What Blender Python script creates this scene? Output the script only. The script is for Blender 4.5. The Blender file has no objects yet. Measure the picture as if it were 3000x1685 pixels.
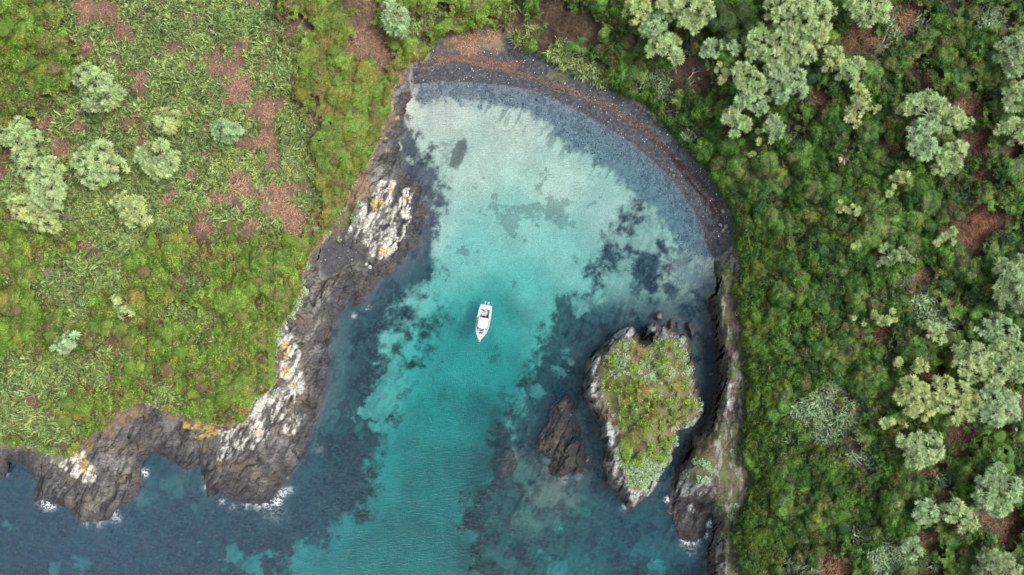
import bpy, bmesh, math, random
import numpy as np
from mathutils import Vector

random.seed(7)
rng = np.random.default_rng(11)
R = math.radians
scene = bpy.context.scene

# ------------------------------------------------------------------ camera, world, sun, exposure
CAM_H = 140.0
SC = 210.0 / 2576.0          # metres per layout unit on the water plane
CU, CV = 1288.0, 723.5
cam_data = bpy.data.cameras.new('camera')
cam_data.sensor_width = 36.0
cam_data.lens = CAM_H * 18.0 / 105.0
cam_data.clip_start = 1.0
cam_data.clip_end = 3000.0
cam = bpy.data.objects.new('camera', cam_data)
scene.collection.objects.link(cam)
cam.location = (0, 0, CAM_H)
cam.rotation_euler = (0, 0, 0)
scene.camera = cam

SUN_EL, SUN_ROT = R(57), R(84)      # sun toward the right of the picture
w = bpy.data.worlds.new('World')
scene.world = w
w.use_nodes = True
nt = w.node_tree
for n in list(nt.nodes):
    nt.nodes.remove(n)
sky = nt.nodes.new('ShaderNodeTexSky')
sky.sky_type = 'NISHITA'
sky.sun_disc = False
sky.sun_elevation = SUN_EL
sky.sun_rotation = SUN_ROT
sky.air_density = 1.0
sky.dust_density = 3.0
hs = nt.nodes.new('ShaderNodeHueSaturation')
hs.inputs['Saturation'].default_value = 0.45
hs.inputs['Value'].default_value = 1.0
bg = nt.nodes.new('ShaderNodeBackground')
bg.inputs['Strength'].default_value = 0.15
wo = nt.nodes.new('ShaderNodeOutputWorld')
nt.links.new(sky.outputs[0], hs.inputs['Color'])
nt.links.new(hs.outputs[0], bg.inputs['Color'])
nt.links.new(bg.outputs[0], wo.inputs['Surface'])

sd = bpy.data.lights.new('sun', 'SUN')
sd.energy = 1.6
sd.angle = R(22)
sd.color = (1.0, 0.96, 0.9)
sun = bpy.data.objects.new('sun', sd)
scene.collection.objects.link(sun)
# sky sun_rotation is measured clockwise from +Y
sx, sy = math.sin(SUN_ROT) * math.cos(SUN_EL), math.cos(SUN_ROT) * math.cos(SUN_EL)
sun.rotation_euler = Vector((sx, sy, math.sin(SUN_EL))).to_track_quat('Z', 'Y').to_euler()
sun.location = (sx * 200, sy * 200, 200)

scene.view_settings.view_transform = 'Standard'
scene.view_settings.look = 'None'
scene.view_settings.gamma = 1.0
scene.view_settings.exposure = 0.95
scene.cycles.use_denoising = True
scene.cycles.sample_clamp_direct = 6.0
scene.cycles.sample_clamp_indirect = 3.0
scene.cycles.max_bounces = 8
scene.cycles.diffuse_bounces = 3
scene.cycles.glossy_bounces = 2
scene.cycles.transmission_bounces = 4
scene.cycles.transparent_max_bounces = 12
scene.cycles.volume_bounces = 0

# ------------------------------------------------------------------ helpers
def s2l(c):
    c = np.asarray(c, float) / 255.0
    return np.where(c <= 0.04045, c / 12.92, ((c + 0.055) / 1.055) ** 2.4)


def hash2(ix, iy, seed):
    h = (ix.astype(np.int64) * 374761393 + iy.astype(np.int64) * 668265263 + seed * 1442695041) & 0xffffffff
    h = ((h ^ (h >> 13)) * 1274126177) & 0xffffffff
    h = ((h ^ (h >> 16)) * 2246822519) & 0xffffffff
    return ((h ^ (h >> 15)) & 0xffffff) / float(0xffffff)


def vnoise(x, y, seed=0):
    ix, iy = np.floor(x), np.floor(y)
    fx, fy = x - ix, y - iy
    ix, iy = ix.astype(np.int64), iy.astype(np.int64)
    fx = fx * fx * fx * (fx * (fx * 6 - 15) + 10)
    fy = fy * fy * fy * (fy * (fy * 6 - 15) + 10)
    a, b = hash2(ix, iy, seed), hash2(ix + 1, iy, seed)
    c, d = hash2(ix, iy + 1, seed), hash2(ix + 1, iy + 1, seed)
    return (a + (b - a) * fx) * (1 - fy) + (c + (d - c) * fx) * fy


def fbm(x, y, octv=4, seed=0, gain=0.5):
    s, amp, tot = 0.0, 1.0, 0.0
    ca, sa = math.cos(0.6), math.sin(0.6)
    for o in range(octv):
        s = s + amp * vnoise(x, y, seed + o * 17)
        tot += amp
        amp *= gain
        x, y = (x * ca - y * sa) * 2.03 + 13.1, (x * sa + y * ca) * 2.03 + 7.7
    return s / tot


def voronoi(x, y, seed=0):
    """returns edge closeness (f2-f1) and random value of the cell"""
    ix, iy = np.floor(x).astype(np.int64), np.floor(y).astype(np.int64)
    f1 = np.full(x.shape, 9.0); f2 = np.full(x.shape, 9.0); val = np.zeros(x.shape)
    for dx in (-1, 0, 1):
        for dy in (-1, 0, 1):
            jx, jy = ix + dx, iy + dy
            px = jx + hash2(jx, jy, seed); py = jy + hash2(jx, jy, seed + 5)
            d = np.hypot(px - x, py - y)
            v = hash2(jx, jy, seed + 9)
            near = d < f1
            f2 = np.where(near, f1, np.minimum(f2, d))
            val = np.where(near, v, val)
            f1 = np.where(near, d, f1)
    return f2 - f1, val


def vdome(x, y, seed=0, rr=0.62):
    """rounded mound of each cell (0..1) and the cell's value"""
    ix, iy = np.floor(x).astype(np.int64), np.floor(y).astype(np.int64)
    best = np.full(x.shape, -1.0); val = np.zeros(x.shape)
    for dx in (-1, 0, 1):
        for dy in (-1, 0, 1):
            jx, jy = ix + dx, iy + dy
            px = jx + 0.15 + 0.7 * hash2(jx, jy, seed); py = jy + 0.15 + 0.7 * hash2(jx, jy, seed + 5)
            v = hash2(jx, jy, seed + 9)
            q = rr * (0.75 + 0.6 * v)
            z = np.sqrt(np.clip(1 - ((px - x) ** 2 + (py - y) ** 2) / (q * q), 0, 1)) * (0.55 + 0.45 * v) + 0.001 * v
            m = z > best
            best = np.where(m, z, best); val = np.where(m, v, val)
    return best, val


def sstep(a, b, x):
    t = np.clip((x - a) / (b - a), 0, 1)
    return t * t * (3 - 2 * t)


def sdf_poly(px, py, poly):
    """signed distance, positive inside"""
    P = np.asarray(poly, float)
    n = len(P)
    d = np.full(px.shape, 1e18)
    inside = np.zeros(px.shape, bool)
    for i in range(n):
        ax, ay = P[i]; bx, by = P[(i + 1) % n]
        ex, ey = bx - ax, by - ay
        t = np.clip(((px - ax) * ex + (py - ay) * ey) / (ex * ex + ey * ey + 1e-9), 0, 1)
        dd = (px - ax - t * ex) ** 2 + (py - ay - t * ey) ** 2
        d = np.minimum(d, dd)
        if ay != by:
            c = ((ay > py) != (by > py)) & (px < (bx - ax) * (py - ay) / (by - ay) + ax)
            inside ^= c
    d = np.sqrt(d)
    return np.where(inside, d, -d)


def sdf_circles(px, py, cs):
    d = np.full(px.shape, -1e9)
    for (u, v, r) in cs:
        d = np.maximum(d, r - np.hypot(px - u, py - v))
    return d


def idw(px, py, pts, p=3.0):
    num = np.zeros(px.shape); den = np.zeros(px.shape)
    for (u, v, val) in pts:
        wgt = 1.0 / (np.hypot(px - u, py - v) + 8.0) ** p
        num += wgt * val; den += wgt
    return num / den


# ------------------------------------------------------------------ the layout (layout units, x right, y down)
FAR = 60000
WATER = [(-FAR, 1204), (0, 1204), (25, 1184), (27, 1159), (55, 1169), (75, 1184), (95, 1214), (84, 1244), (88, 1264), (118, 1262), (150, 1276), (172, 1284), (188, 1302),
         (205, 1319), (235, 1312), (270, 1304), (300, 1281), (345, 1244), (358, 1204), (355, 1159), (368, 1145), (392, 1139), (412, 1149), (440, 1164), (468, 1179),
         (500, 1174), (510, 1204), (520, 1247), (550, 1237), (570, 1244), (590, 1264), (644, 1268), (674, 1268), (704, 1240), (724, 1199), (764, 1154), (779, 1104),
         (794, 1064), (814, 1004), (820, 949), (828, 905), (836, 850), (846, 800), (866, 760), (872, 724), (884, 760), (900, 766), (944, 728), (964, 700), (996, 678),
         (1024, 642), (1050, 622), (1062, 590), (1069, 545), (1062, 490), (1045, 448), (1008, 440), (1006, 405), (1002, 350), (1014, 305), (1020, 262), (1040, 236),
         (1044, 213), (1100, 205), (1160, 206), (1220, 210), (1288, 217), (1348, 231), (1408, 255), (1468, 286), (1528, 320), (1588, 360), (1638, 401), (1688, 446),
         (1718, 490), (1748, 531), (1768, 575), (1776, 615), (1794, 650), (1798, 700), (1796, 724), (1782, 759), (1790, 799), (1794, 849), (1802, 899), (1806, 944),
         (1794, 989), (1783, 1024), (1765, 1074), (1740, 1094), (1723, 1139), (1703, 1174), (1690, 1209), (1684, 1244), (1679, 1274), (1694, 1324), (1712, 1348), (1738, 1364),
         (1768, 1356), (1776, 1320), (1788, 1300), (1786, 1345), (1776, 1384), (1776, 1447), (1778, FAR), (-FAR, FAR)]
VEG = [(-FAR, 1119), (0, 1119), (75, 1129), (125, 1144), (180, 1149), (200, 1119), (255, 1084), (300, 1038), (345, 1012), (370, 1019), (410, 1029), (465, 1046), (530, 1068), (550, 1074),
       (615, 1064), (644, 1004), (674, 989), (697, 959), (691, 934), (694, 889), (699, 844), (714, 809), (739, 789), (752, 750), (764, 700), (779, 650), (814, 595), (844, 565),
       (862, 520), (884, 480), (905, 440), (924, 425), (944, 380), (964, 345), (964, 305), (989, 285), (989, 250), (994, 215), (1014, 175), (1036, 160), (1060, 158), (1080, 135),
       (1100, 108), (1144, 92), (1180, 84), (1230, 80), (1262, 62), (1288, 92), (1315, 130), (1345, 138), (1373, 155), (1438, 185), (1503, 208), (1558, 238), (1598, 254), (1638, 285),
       (1683, 335), (1720, 372), (1765, 420), (1800, 472), (1836, 525), (1846, 580), (1843, 620), (1856, 650), (1845, 724), (1852, 760), (1863, 824), (1878, 924), (1873, 1024),
       (1863, 1124), (1883, 1199), (1873, 1264), (1838, 1324), (1842, 1374), (1860, 1424), (1862, 1460), (1862, FAR * 2), (FAR * 2, FAR * 2), (FAR * 2, -FAR), (-FAR, -FAR)]
BEACH = [(1036, 120), (1120, 90), (1262, 80), (1345, 120), (1438, 170), (1560, 225), (1700, 330), (1790, 420), (1860, 530), (1850, 620), (1812, 655), (1796, 655), (1700, 700), (1300, 500), (1040, 260), (1030, 200)]
COVE = [(806, 622), (850, 600), (885, 618), (925, 645), (915, 660), (880, 664), (845, 690), (812, 700), (800, 660)]
ISLET = [(1578, 814), (1596, 820), (1606, 838), (1616, 852), (1626, 846), (1628, 824), (1648, 813), (1668, 820), (1690, 830), (1706, 834), (1724, 849), (1738, 884), (1748, 914), (1753, 959), (1758, 989), (1776, 1019),
         (1773, 1039), (1753, 1069), (1708, 1087), (1703, 1119), (1690, 1159), (1660, 1194), (1655, 1219), (1618, 1259), (1595, 1284), (1568, 1268), (1556, 1246), (1523, 1214), (1516, 1174),
         (1513, 1119), (1510, 1074), (1486, 1036), (1472, 1004), (1466, 964), (1476, 914), (1490, 889), (1528, 857), (1553, 827)]
ISLET_VEG = [(1553, 860), (1575, 850), (1592, 848), (1610, 870), (1636, 868), (1655, 850), (1680, 848), (1708, 856), (1722, 880), (1732, 914), (1744, 960), (1752, 1000), (1764, 1022), (1752, 1050), (1706, 1078),
             (1697, 1115), (1684, 1152), (1650, 1190), (1640, 1212), (1606, 1240), (1586, 1232), (1574, 1205), (1560, 1170), (1554, 1110), (1556, 1080), (1525, 1052), (1520, 1010), (1512, 985), (1506, 940), (1512, 905), (1534, 880)]
REEF = [(1428, 994), (1448, 1009), (1453, 1044), (1463, 1084), (1471, 1124), (1470, 1160), (1463, 1189), (1440, 1196), (1418, 1199), (1383, 1190), (1380, 1154), (1370, 1134), (1350, 1134), (1354, 1099), (1378, 1069), (1384, 1024), (1403, 1004)]
STACKS = {  # small separate rocks
    'knob': [(1648, 786), (1660, 783), (1670, 790), (1669, 808), (1654, 808), (1646, 800)],
    'fin': [(1684, 806), (1694, 803), (1699, 816), (1696, 832), (1686, 836), (1680, 824)],
    'fin2': [(1702, 810), (1708, 812), (1708, 832), (1700, 830)],
    'slug': [(1728, 808), (1742, 808), (1750, 826), (1748, 846), (1742, 857), (1735, 850), (1731, 832), (1724, 820)],
    'bare': [(1268, 1130), (1286, 1124), (1300, 1140), (1302, 1170), (1290, 1198), (1272, 1206), (1256, 1200), (1256, 1170)],
}
# weed and dark reef on the sea floor
WEED_L = [(1034, 380), (1079, 398), (1099, 430), (1096, 490), (1101, 550), (1111, 600), (1109, 645), (1092, 690), (1060, 735), (1020, 779), (1060, 800), (1060, 840), (1010, 858), (985, 880), (1024, 915), (1009, 974), (989, 1014),
          (964, 1084), (954, 1159), (944, 1204), (944, 1254), (920, 1294), (854, 1318), (819, 1356), (779, 1362), (744, 1404), (719, 1460), (719, FAR), (-FAR, FAR), (-FAR, 1150), (300, 1100), (700, 900), (900, 600), (985, 400), (1000, 270), (1030, 300)]
WEED_R = [(1189, 1460), (1180, 1370), (1174, 1299), (1194, 1239), (1232, 1204), (1229, 1144), (1249, 1094), (1290, 1074), (1300, 1030), (1318, 960), (1340, 920), (1356, 900), (1388, 820), (1400, 770), (1455, 745), (1478, 700), (1485, 640), (1520, 610),
          (1556, 560), (1590, 495), (1640, 540), (1700, 610), (1760, 650), (1790, 700), (1850, 760), (1900, 1460), (1900, FAR), (1189, FAR)]
SHELF = [(1036, 190), (1044, 262), (1094, 262), (1144, 250), (1194, 254), (1244, 265), (1288, 282), (1343, 298), (1388, 335), (1438, 370), (1488, 402), (1548, 437), (1598, 476), (1638, 525), (1668, 566), (1703, 612), (1730, 650), (1830, 640), (1860, 500), (1700, 330), (1500, 200), (1288, 130), (1100, 120)]
CLEAR = [(1010, 880), (905, 1000), (880, 1060), (918, 1052), (975, 1060), (1000, 980)]  # pale sandy window inside the left reef
POOL = [(985, 985, 30), (930, 985, 22), (920, 1030, 26), (955, 1050, 20), (1440, 1080, 0), (950, 1150, 14)]

LICHEN = [  # white lichen rock areas
    [(949, 454), (990, 452), (992, 476), (975, 494), (955, 480)],
    [(915, 510), (935, 490), (960, 486), (985, 500), (992, 515), (992, 560), (985, 590), (1002, 600), (995, 640), (985, 640), (958, 655), (940, 645), (915, 610), (880, 590), (876, 568), (905, 560)],
    [(1016, 472), (1036, 470), (1038, 530), (1030, 546), (1008, 530)],
    [(1028, 562), (1036, 575), (1010, 640), (998, 640), (1008, 600)],
    [(706, 850), (730, 845), (752, 860), (748, 900), (735, 960), (710, 950), (705, 900)],
    [(728, 960), (758, 940), (760, 955), (745, 1010), (735, 1050), (726, 1020)],
    [(644, 1015), (690, 975), (730, 985), (722, 1050), (690, 1075), (640, 1120), (600, 1130), (556, 1110), (552, 1085), (600, 1075), (630, 1045)],
    [(560, 1110), (585, 1110), (580, 1150), (556, 1150)],
    [(715, 1075), (752, 1035), (755, 1050), (735, 1090), (718, 1100)],
    [(130, 1150), (180, 1140), (205, 1130), (215, 1165), (240, 1190), (235, 1215), (200, 1200), (165, 1185)],
    [(1553, 830), (1578, 815), (1600, 825), (1600, 850), (1570, 850), (1556, 872), (1545, 866)],
    [(1528, 868), (1548, 868), (1548, 895), (1530, 895)],
    [(1494, 895), (1510, 896), (1508, 950), (1520, 985), (1526, 1020), (1512, 1034), (1492, 1020), (1486, 960)],
    [(1630, 830), (1655, 818), (1668, 830), (1680, 845), (1700, 836), (1720, 852), (1715, 870), (1680, 858), (1655, 856), (1632, 866)],
    [(1530, 1070), (1560, 1062), (1562, 1120), (1554, 1180), (1530, 1190), (1528, 1130)],
    [(1700, 1080), (1756, 1050), (1774, 1030), (1772, 1042), (1752, 1072), (1706, 1090)],
    [(1580, 1230), (1650, 1205), (1656, 1220), (1620, 1258), (1596, 1280), (1588, 1262)],
    [(1700, 1240), (1720, 1190), (1745, 1180), (1790, 1200), (1780, 1235), (1740, 1250)],
    [(1728, 1270), (1748, 1268), (1746, 1282), (1732, 1282)],
    [(1826, 960), (1838, 960), (1840, 1030), (1826, 1020)],
    [(1805, 1420), (1825, 1410), (1828, 1450), (1808, 1450)],
]
YELLOW = [(960, 475, 9), (985, 480, 10), (985, 465, 7), (948, 512, 16), (965, 632, 13), (972, 645, 8), (1020, 500, 8), (722, 868, 16), (718, 900, 12), (720, 935, 14), (478, 1062, 22), (515, 1078, 24), (500, 1095, 16), (650, 1085, 9),
          (205, 1160, 18), (222, 1180, 14), (1500, 1000, 6), (745, 990, 8), (540, 1085, 12), (905, 385, 7), (975, 380, 6), (970, 350, 7), (965, 425, 7), (1002, 300, 6), (735, 965, 9)]
TURF_BROWN = [(905, 470, 34), (880, 500, 30), (862, 545, 26), (835, 580, 18), (1000, 200, 12), (1010, 175, 12), (975, 310, 10), (960, 360, 10), (340, 1025, 26), (300, 1050, 26), (265, 1080, 24), (220, 1110, 20), (440, 1040, 22), (470, 1050, 16),
              (1180, 100, 40), (1240, 100, 32), (1130, 110, 20), (1810, 1150, 60), (1850, 1200, 45), (1840, 1120, 35), (1850, 1000, 16), (1855, 870, 12), (1620, 890, 50), (1680, 900, 45), (1720, 950, 25), (1530, 1030, 28), (1545, 1020, 24), (1520, 920, 14)]
TURF_GREEN = [(1840, 850, 26), (1835, 800, 20), (1830, 690, 24), (1828, 760, 16), (1845, 900, 14), (1842, 950, 18), (1780, 1180, 28), (1750, 1200, 22), (1770, 1150, 24), (1840, 1300, 30), (1830, 1340, 22), (1850, 1250, 20), (150, 1140, 24), (100, 1130, 20),
              (875, 530, 22), (860, 560, 18), (1390, 185, 16), (1420, 190, 12), (1365, 165, 12), (430, 1040, 16)]
WRACK = [(1060, 175), (1100, 160), (1140, 148), (1180, 158), (1220, 166), (1255, 172), (1288, 180), (1330, 192), (1365, 202), (1400, 213), (1440, 232), (1470, 245), (1505, 258), (1535, 270), (1560, 288), (1590, 306), (1620, 322), (1640, 340), (1660, 362), (1685, 388), (1705, 412), (1725, 438), (1745, 468), (1765, 490), (1785, 510), (1800, 540)]
WRACK2 = [(1085, 140), (1125, 146), (1165, 140), (1210, 148), (1250, 158), (1288, 168), (1310, 165)]

# flattened height control
HEDGE = [(100, 1140, 5.0), (340, 1015, 9.0), (550, 1075, 6.0), (690, 950, 5.0), (760, 720, 4.0), (850, 560, 3.0), (950, 370, 4.0), (1000, 220, 3.5), (1100, 110, 2.4), (1288, 110, 2.2), (1440, 190, 1.8), (1640, 290, 1.8),
         (1790, 460, 2.0), (1845, 590, 3.5), (1850, 700, 5.5), (1870, 900, 6.2), (1870, 1100, 6.2), (1870, 1300, 5.8), (1860, 1440, 5.8)]
DEPTH = [(1100, 300, 0.3), (1288, 330, 0.4), (1200, 430, 0.55), (1400, 460, 0.65), (1550, 560, 0.8), (1300, 560, 1.25), (1180, 640, 1.7), (1420, 650, 1.5), (1240, 800, 4.0), (1330, 740, 2.4), (1150, 900, 5.0), (1250, 950, 5.8), (1100, 1050, 7.4),
         (1200, 1060, 8.4), (1050, 1200, 9.0), (1150, 1180, 9.4), (1000, 1350, 9.6), (1120, 1400, 9.8), (850, 1420, 8.5), (1000, 1600, 13.0), (860, 1000, 2.0), (900, 900, 1.6), (950, 1000, 3.0), (870, 1200, 4.5), (750, 1330, 5.0), (400, 1400, 6.0), (100, 1400, 7.0),
         (400, 1220, 3.0), (1060, 350, 0.5), (1060, 430, 0.6), (1085, 560, 0.9), (1000, 760, 1.8), (1700, 700, 0.7), (1600, 720, 1.2), (1500, 800, 1.8), (1400, 900, 3.0), (1350, 1000, 3.6), (1300, 1080, 3.0), (1270, 1250, 3.8), (1350, 1250, 1.1), (1400, 1190, 0.8), (1320, 1320, 2.0), (1410, 1250, 1.2), (1330, 1400, 5.0),
         (1500, 1300, 3.2), (1500, 1430, 6.0), (1650, 1350, 3.6), (1700, 1440, 4.6), (1770, 850, 0.9), (1780, 950, 1.0), (1730, 1120, 2.0), (1480, 1060, 1.8), (1230, 1400, 4.5), (1450, 900, 1.6), (1430, 1400, 5.4)]

# ------------------------------------------------------------------ terrain grid
STEP = 2.6
fu = np.arange(-60, 2640, STEP); fv = np.arange(-60, 1510, STEP)
grow = np.array([STEP * 1.22 ** k for k in range(1, 42)]).cumsum()
U = np.concatenate([fu[0] - grow[::-1], fu, fu[-1] + grow])
V = np.concatenate([fv[0] - grow[::-1], fv, fv[-1] + grow])
GU, GV = np.meshgrid(U, V)
NV_, NU_ = GU.shape

# coarse fields, then upsampled
cstep = 8.0
cu_ = np.concatenate([U[:41:2], np.arange(-60, 2640, cstep), U[-41::2]])
cv_ = np.concatenate([V[:41:2], np.arange(-60, 1510, cstep), V[-41::2]])
CGU, CGV = np.meshgrid(cu_, cv_)


def upsample(F):
    iu = np.clip(np.searchsorted(cu_, U) - 1, 0, len(cu_) - 2)
    iv = np.clip(np.searchsorted(cv_, V) - 1, 0, len(cv_) - 2)
    tu = np.clip((U - cu_[iu]) / (cu_[iu + 1] - cu_[iu]), 0, 1)[None, :]
    tv = np.clip((V - cv_[iv]) / (cv_[iv + 1] - cv_[iv]), 0, 1)[:, None]
    a = F[np.ix_(iv, iu)]; b = F[np.ix_(iv, iu + 1)]; c = F[np.ix_(iv + 1, iu)]; d = F[np.ix_(iv + 1, iu + 1)]
    return (a * (1 - tu) + b * tu) * (1 - tv) + (c * (1 - tu) + d * tu) * tv


def field(poly):
    return upsample(sdf_poly(CGU, CGV, poly))


def fieldc(cs):
    return upsample(sdf_circles(CGU, CGV, cs))


GX = (GU - CU) * SC; GY = (GV - CV) * SC       # metre-ish noise coordinates
cl = lambda a, lo, hi: np.clip(a, lo, hi)
nA = fbm(GX / 3.0, GY / 3.0, 4, 1) - 0.5
nB = fbm(GX / 0.9, GY / 0.9, 3, 2) - 0.5
nC = fbm(GX / 9.0, GY / 9.0, 4, 3) - 0.5
nE = fbm(GX / 2.6, GY / 2.6, 6, 19, 0.7) - 0.5
# strata run to the upper right
th = R(63)
sx_ = GX * math.cos(th) - GY * math.sin(th)       # along the strata
sy_ = GX * math.sin(th) + GY * math.cos(th)       # across
wob = 1.2 * (fbm(GX / 5, GY / 5, 3, 8) - 0.5)
strat = fbm(sx_ / 5.0, (sy_ + wob) / 0.9, 4, 4) - 0.5
ve, vc = voronoi(sx_ / 3.2 + nA * 0.8, (sy_ + wob) / 1.1 + nB * 0.3, 6)
ve2, vc2 = voronoi(sx_ / 1.2 + nB * 0.5, (sy_ + wob) / 0.55, 7)
rr = np.abs(fbm(GX / 2.2, GY / 2.2, 3, 12) - 0.5)

dW = field(WATER)                       # + in water
dV = field(VEG)                         # + in vegetation
dI = sdf_poly(CGU, CGV, ISLET); dI = upsample(dI)
dIV = field(ISLET_VEG)
dR = field(REEF)
dStk = {k: upsample(sdf_poly(CGU, CGV, p)) for k, p in STACKS.items()}
# small rocks need their exact outlines
near = (GU > 1220) & (GU < 1800) & (GV > 760) & (GV < 1320)
for k, p in STACKS.items():
    f = np.full(GU.shape, -1e4)
    f[near] = sdf_poly(GU[near], GV[near], p)
    dStk[k] = f
f = dI.copy(); f[near] = sdf_poly(GU[near], GV[near], ISLET); dI = f
dBeach = field(BEACH)
dCove = field(COVE)
beach = sstep(-6, 10, dBeach) * (dW < 14)
cove = sstep(-6, 8, dCove)

hedge = upsample(idw(CGU, CGV, HEDGE))
depthc = upsample(idw(CGU, CGV, DEPTH, 3.5))

# natural wobble of the shore on rocks, smooth on the beach
dWn = dW + (1 - beach) * (nA * 14 + strat * 12 + (vc - 0.5) * 6) + beach * nB * 1.0
dVn = dV + (nA * 14 + nB * 6) * (1 + 1.6 * sstep(1790, 1830, GU) * sstep(640, 700, GV))

# land height
inland = 9.0 * (1 - np.exp(-np.maximum(dVn, 0) / 260.0)) + sstep(0, 240, dV) * nC * 4.0
tl = np.maximum(-dWn, 0) / (np.maximum(-dWn, 0) + np.maximum(-dVn, 0) + 1e-3)
right = sstep(1700, 1790, GU) * sstep(640, 720, GV)
prof_rock = tl ** 0.9
prof_cliff = sstep(0.0, 0.48, tl) ** 0.8
prof_beach = tl ** 1.15
prof = prof_rock * (1 - right) + prof_cliff * right
prof = prof * (1 - beach) + prof_beach * beach
rockamp = (1 - 0.6 * right) * (1 - beach) * (1 - cove) * sstep(0, 14, -dWn) * (1 - sstep(-6, 16, dVn))
strat2 = fbm(sx_ / 7.0, (sy_ + 2 * wob) / 1.8, 5, 14, 0.55) - 0.5
crk = 1 - sstep(0.0, 0.05, np.abs(fbm(sx_ / 9.0, (sy_ + 2.5 * wob) / 2.2, 3, 15) - 0.5))
crk2 = 1 - sstep(0.0, 0.03, np.abs(fbm(GX / 3.5, GY / 3.5, 3, 16) - 0.5))
rockrel = (strat2 * 1.9 + strat * 0.8 + nB * 0.3 + (vc - 0.5) * 0.75 + (vc2 - 0.5) * 0.3 - 0.7 * crk - 0.35 * crk2 - 0.2 * (1 - sstep(0, 0.12, ve)))
h_land = hedge * prof
# tidal platform off the left point: keep it low
plat = sstep(20, -30, sdf := dV) * 0
low = upsample(sdf_poly(CGU, CGV, [(780, 700), (900, 660), (960, 640), (1080, 440), (1000, 420), (985, 520), (1000, 600), (960, 660), (820, 700), (820, 760), (770, 860), (740, 1000), (700, 1060), (640, 1130), (560, 1180), (520, 1260), (700, 1290), (860, 900), (890, 780), (1000, 700), (1080, 620), (1080, 440)]))
rockamp = rockamp * (1 - 0.55 * sstep(0, 20, low))
h_land = np.where(low > 0, h_land * (1 - 0.5 * sstep(0, 30, low)), h_land)
h_land = h_land * (1 - cove * 0.75) + rockamp * rockrel * 0.62
h_land = h_land + (1 - rockamp) * (1 - beach) * nB * 0.35 + beach * (nB * 0.06 + nA * 0.15)
h_land = np.where(dVn > 0, h_land + inland, h_land)
# headland knoll on the right shore
knoll = np.exp(-(((GU - 1758) / 42.0) ** 2 + ((GV - 1170) / 52.0) ** 2))
h_land = h_land * (1 - 0.75 * knoll) + 5.2 * knoll * sstep(0, 24, -dWn)
flat = np.exp(-(((GU - 1740) / 52.0) ** 2 + ((GV - 1300) / 50.0) ** 2) ** 2)
h_land = h_land * (1 - 0.85 * flat) + flat * (0.35 + strat * 1.1)
pool_r = np.exp(-(((GU - 1765) / 22.0) ** 2 + ((GV - 1268) / 18.0) ** 2) ** 2)
h_land = h_land - pool_r * 1.0
gully = [(800, 690), (815, 720), (805, 750)]
r_m = np.hypot(GU - CU, GV - CV) * SC + 4.0
h_land = np.minimum(h_land, 0.35 + np.maximum(-dWn, 0) * SC * (CAM_H / r_m) * 0.78)
h_land = np.maximum(h_land, 0.04 + 0.3 * nB * (1 - beach)) * 1.0

# sea floor
shoal = 1 - np.exp(-np.maximum(dWn, 0) / 26.0)
shelfD = field(SHELF)
nD = fbm(GX / 1.6, GY / 1.6, 4, 18, 0.65) - 0.5
weedL = field(WEED_L) + nA * 24 + nC * 30
weedR = field(WEED_R) + nA * 26 + nC * 40
clear = np.maximum(field(CLEAR), fieldc(POOL + [(590, 1400, 26), (640, 1425, 30), (690, 1395, 22), (130, 1430, 20), (205, 1420, 14), (30, 1330, 10), (500, 1380, 10)])) + nA * 26 + nE * 90
clearR = fieldc([(1400, 1432, 22), (1375, 1400, 12), (1395, 1330, 12), (1320, 1020, 16), (1345, 990, 14), (1420, 900, 16), (1415, 930, 14), (1470, 770, 20), (1500, 745, 18), (1650, 1420, 10)]) + nA * 26 + nE * 90
isD = dI + nA * 8 + (vc - .5) * 7 + strat * 7
reD = dR + nA * 10 + (vc - .5) * 8 + strat * 10
softL = 26 + 50 * sstep(900, 1000, GU) * sstep(1080, 1010, GV) * sstep(700, 760, GV)
weed = np.maximum(sstep(-1.0, 0.9, weedL / softL + nE * 5.0), sstep(-0.9, 0.8, weedR / 24.0 + nE * 5.0))
h_sea = -depthc * shoal - 0.02
wv = sstep(0.2, 0.8, weed)
h_sea = h_sea + wv * (nA * 1.0 + nB * 0.4 + strat * 0.8) * cl(depthc / 2, 0.15, 1) * shoal
apron = np.exp(-np.maximum(-isD, 0) / 16.0) * (dI < 8)
apronR = np.exp(-np.maximum(-reD, 0) / 24.0)
h_sea = h_sea * (1 - 0.72 * apron) * (1 - 0.7 * apronR)
for k, f in dStk.items():
    a = np.exp(-np.maximum(-f, 0) / 9.0)
    h_sea = h_sea * (1 - 0.6 * a)
h_sea = np.minimum(h_sea, -0.05)
h = np.where(dWn > 0, h_sea, h_land)
# islet
isin = sstep(0, 26, isD)
wall_ = 5.2 * sstep(0, 22, isD) + 1.0 * sstep(0, 5, isD) + 1.6 * sstep(10, 70, dIV) + (1 - sstep(-4, 12, dIV)) * rockrel * 0.8 * sstep(0, 10, isD)
h = np.where(isD > 0, wall_ + nB * 0.3, h)
h = np.where(reD > 0, 0.06 + sstep(0, 18, reD) * 0.45 + rockrel * 0.75 * sstep(0, 8, reD), h)
for k, f in dStk.items():
    g = f + nB * 4
    top = 0.35 if k == 'bare' else 1.3
    hh = top * sstep(-2, 8, g) + rockrel * 0.3 - 0.15 - (0.45 if k == 'bare' else 0)
    h = np.where(g > 0, np.maximum(h, hh), h)
H = h.astype(float)


def to_world(u, v, z):
    s = SC * (CAM_H - z) / CAM_H
    return (u - CU) * s, -(v - CV) * s


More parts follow.
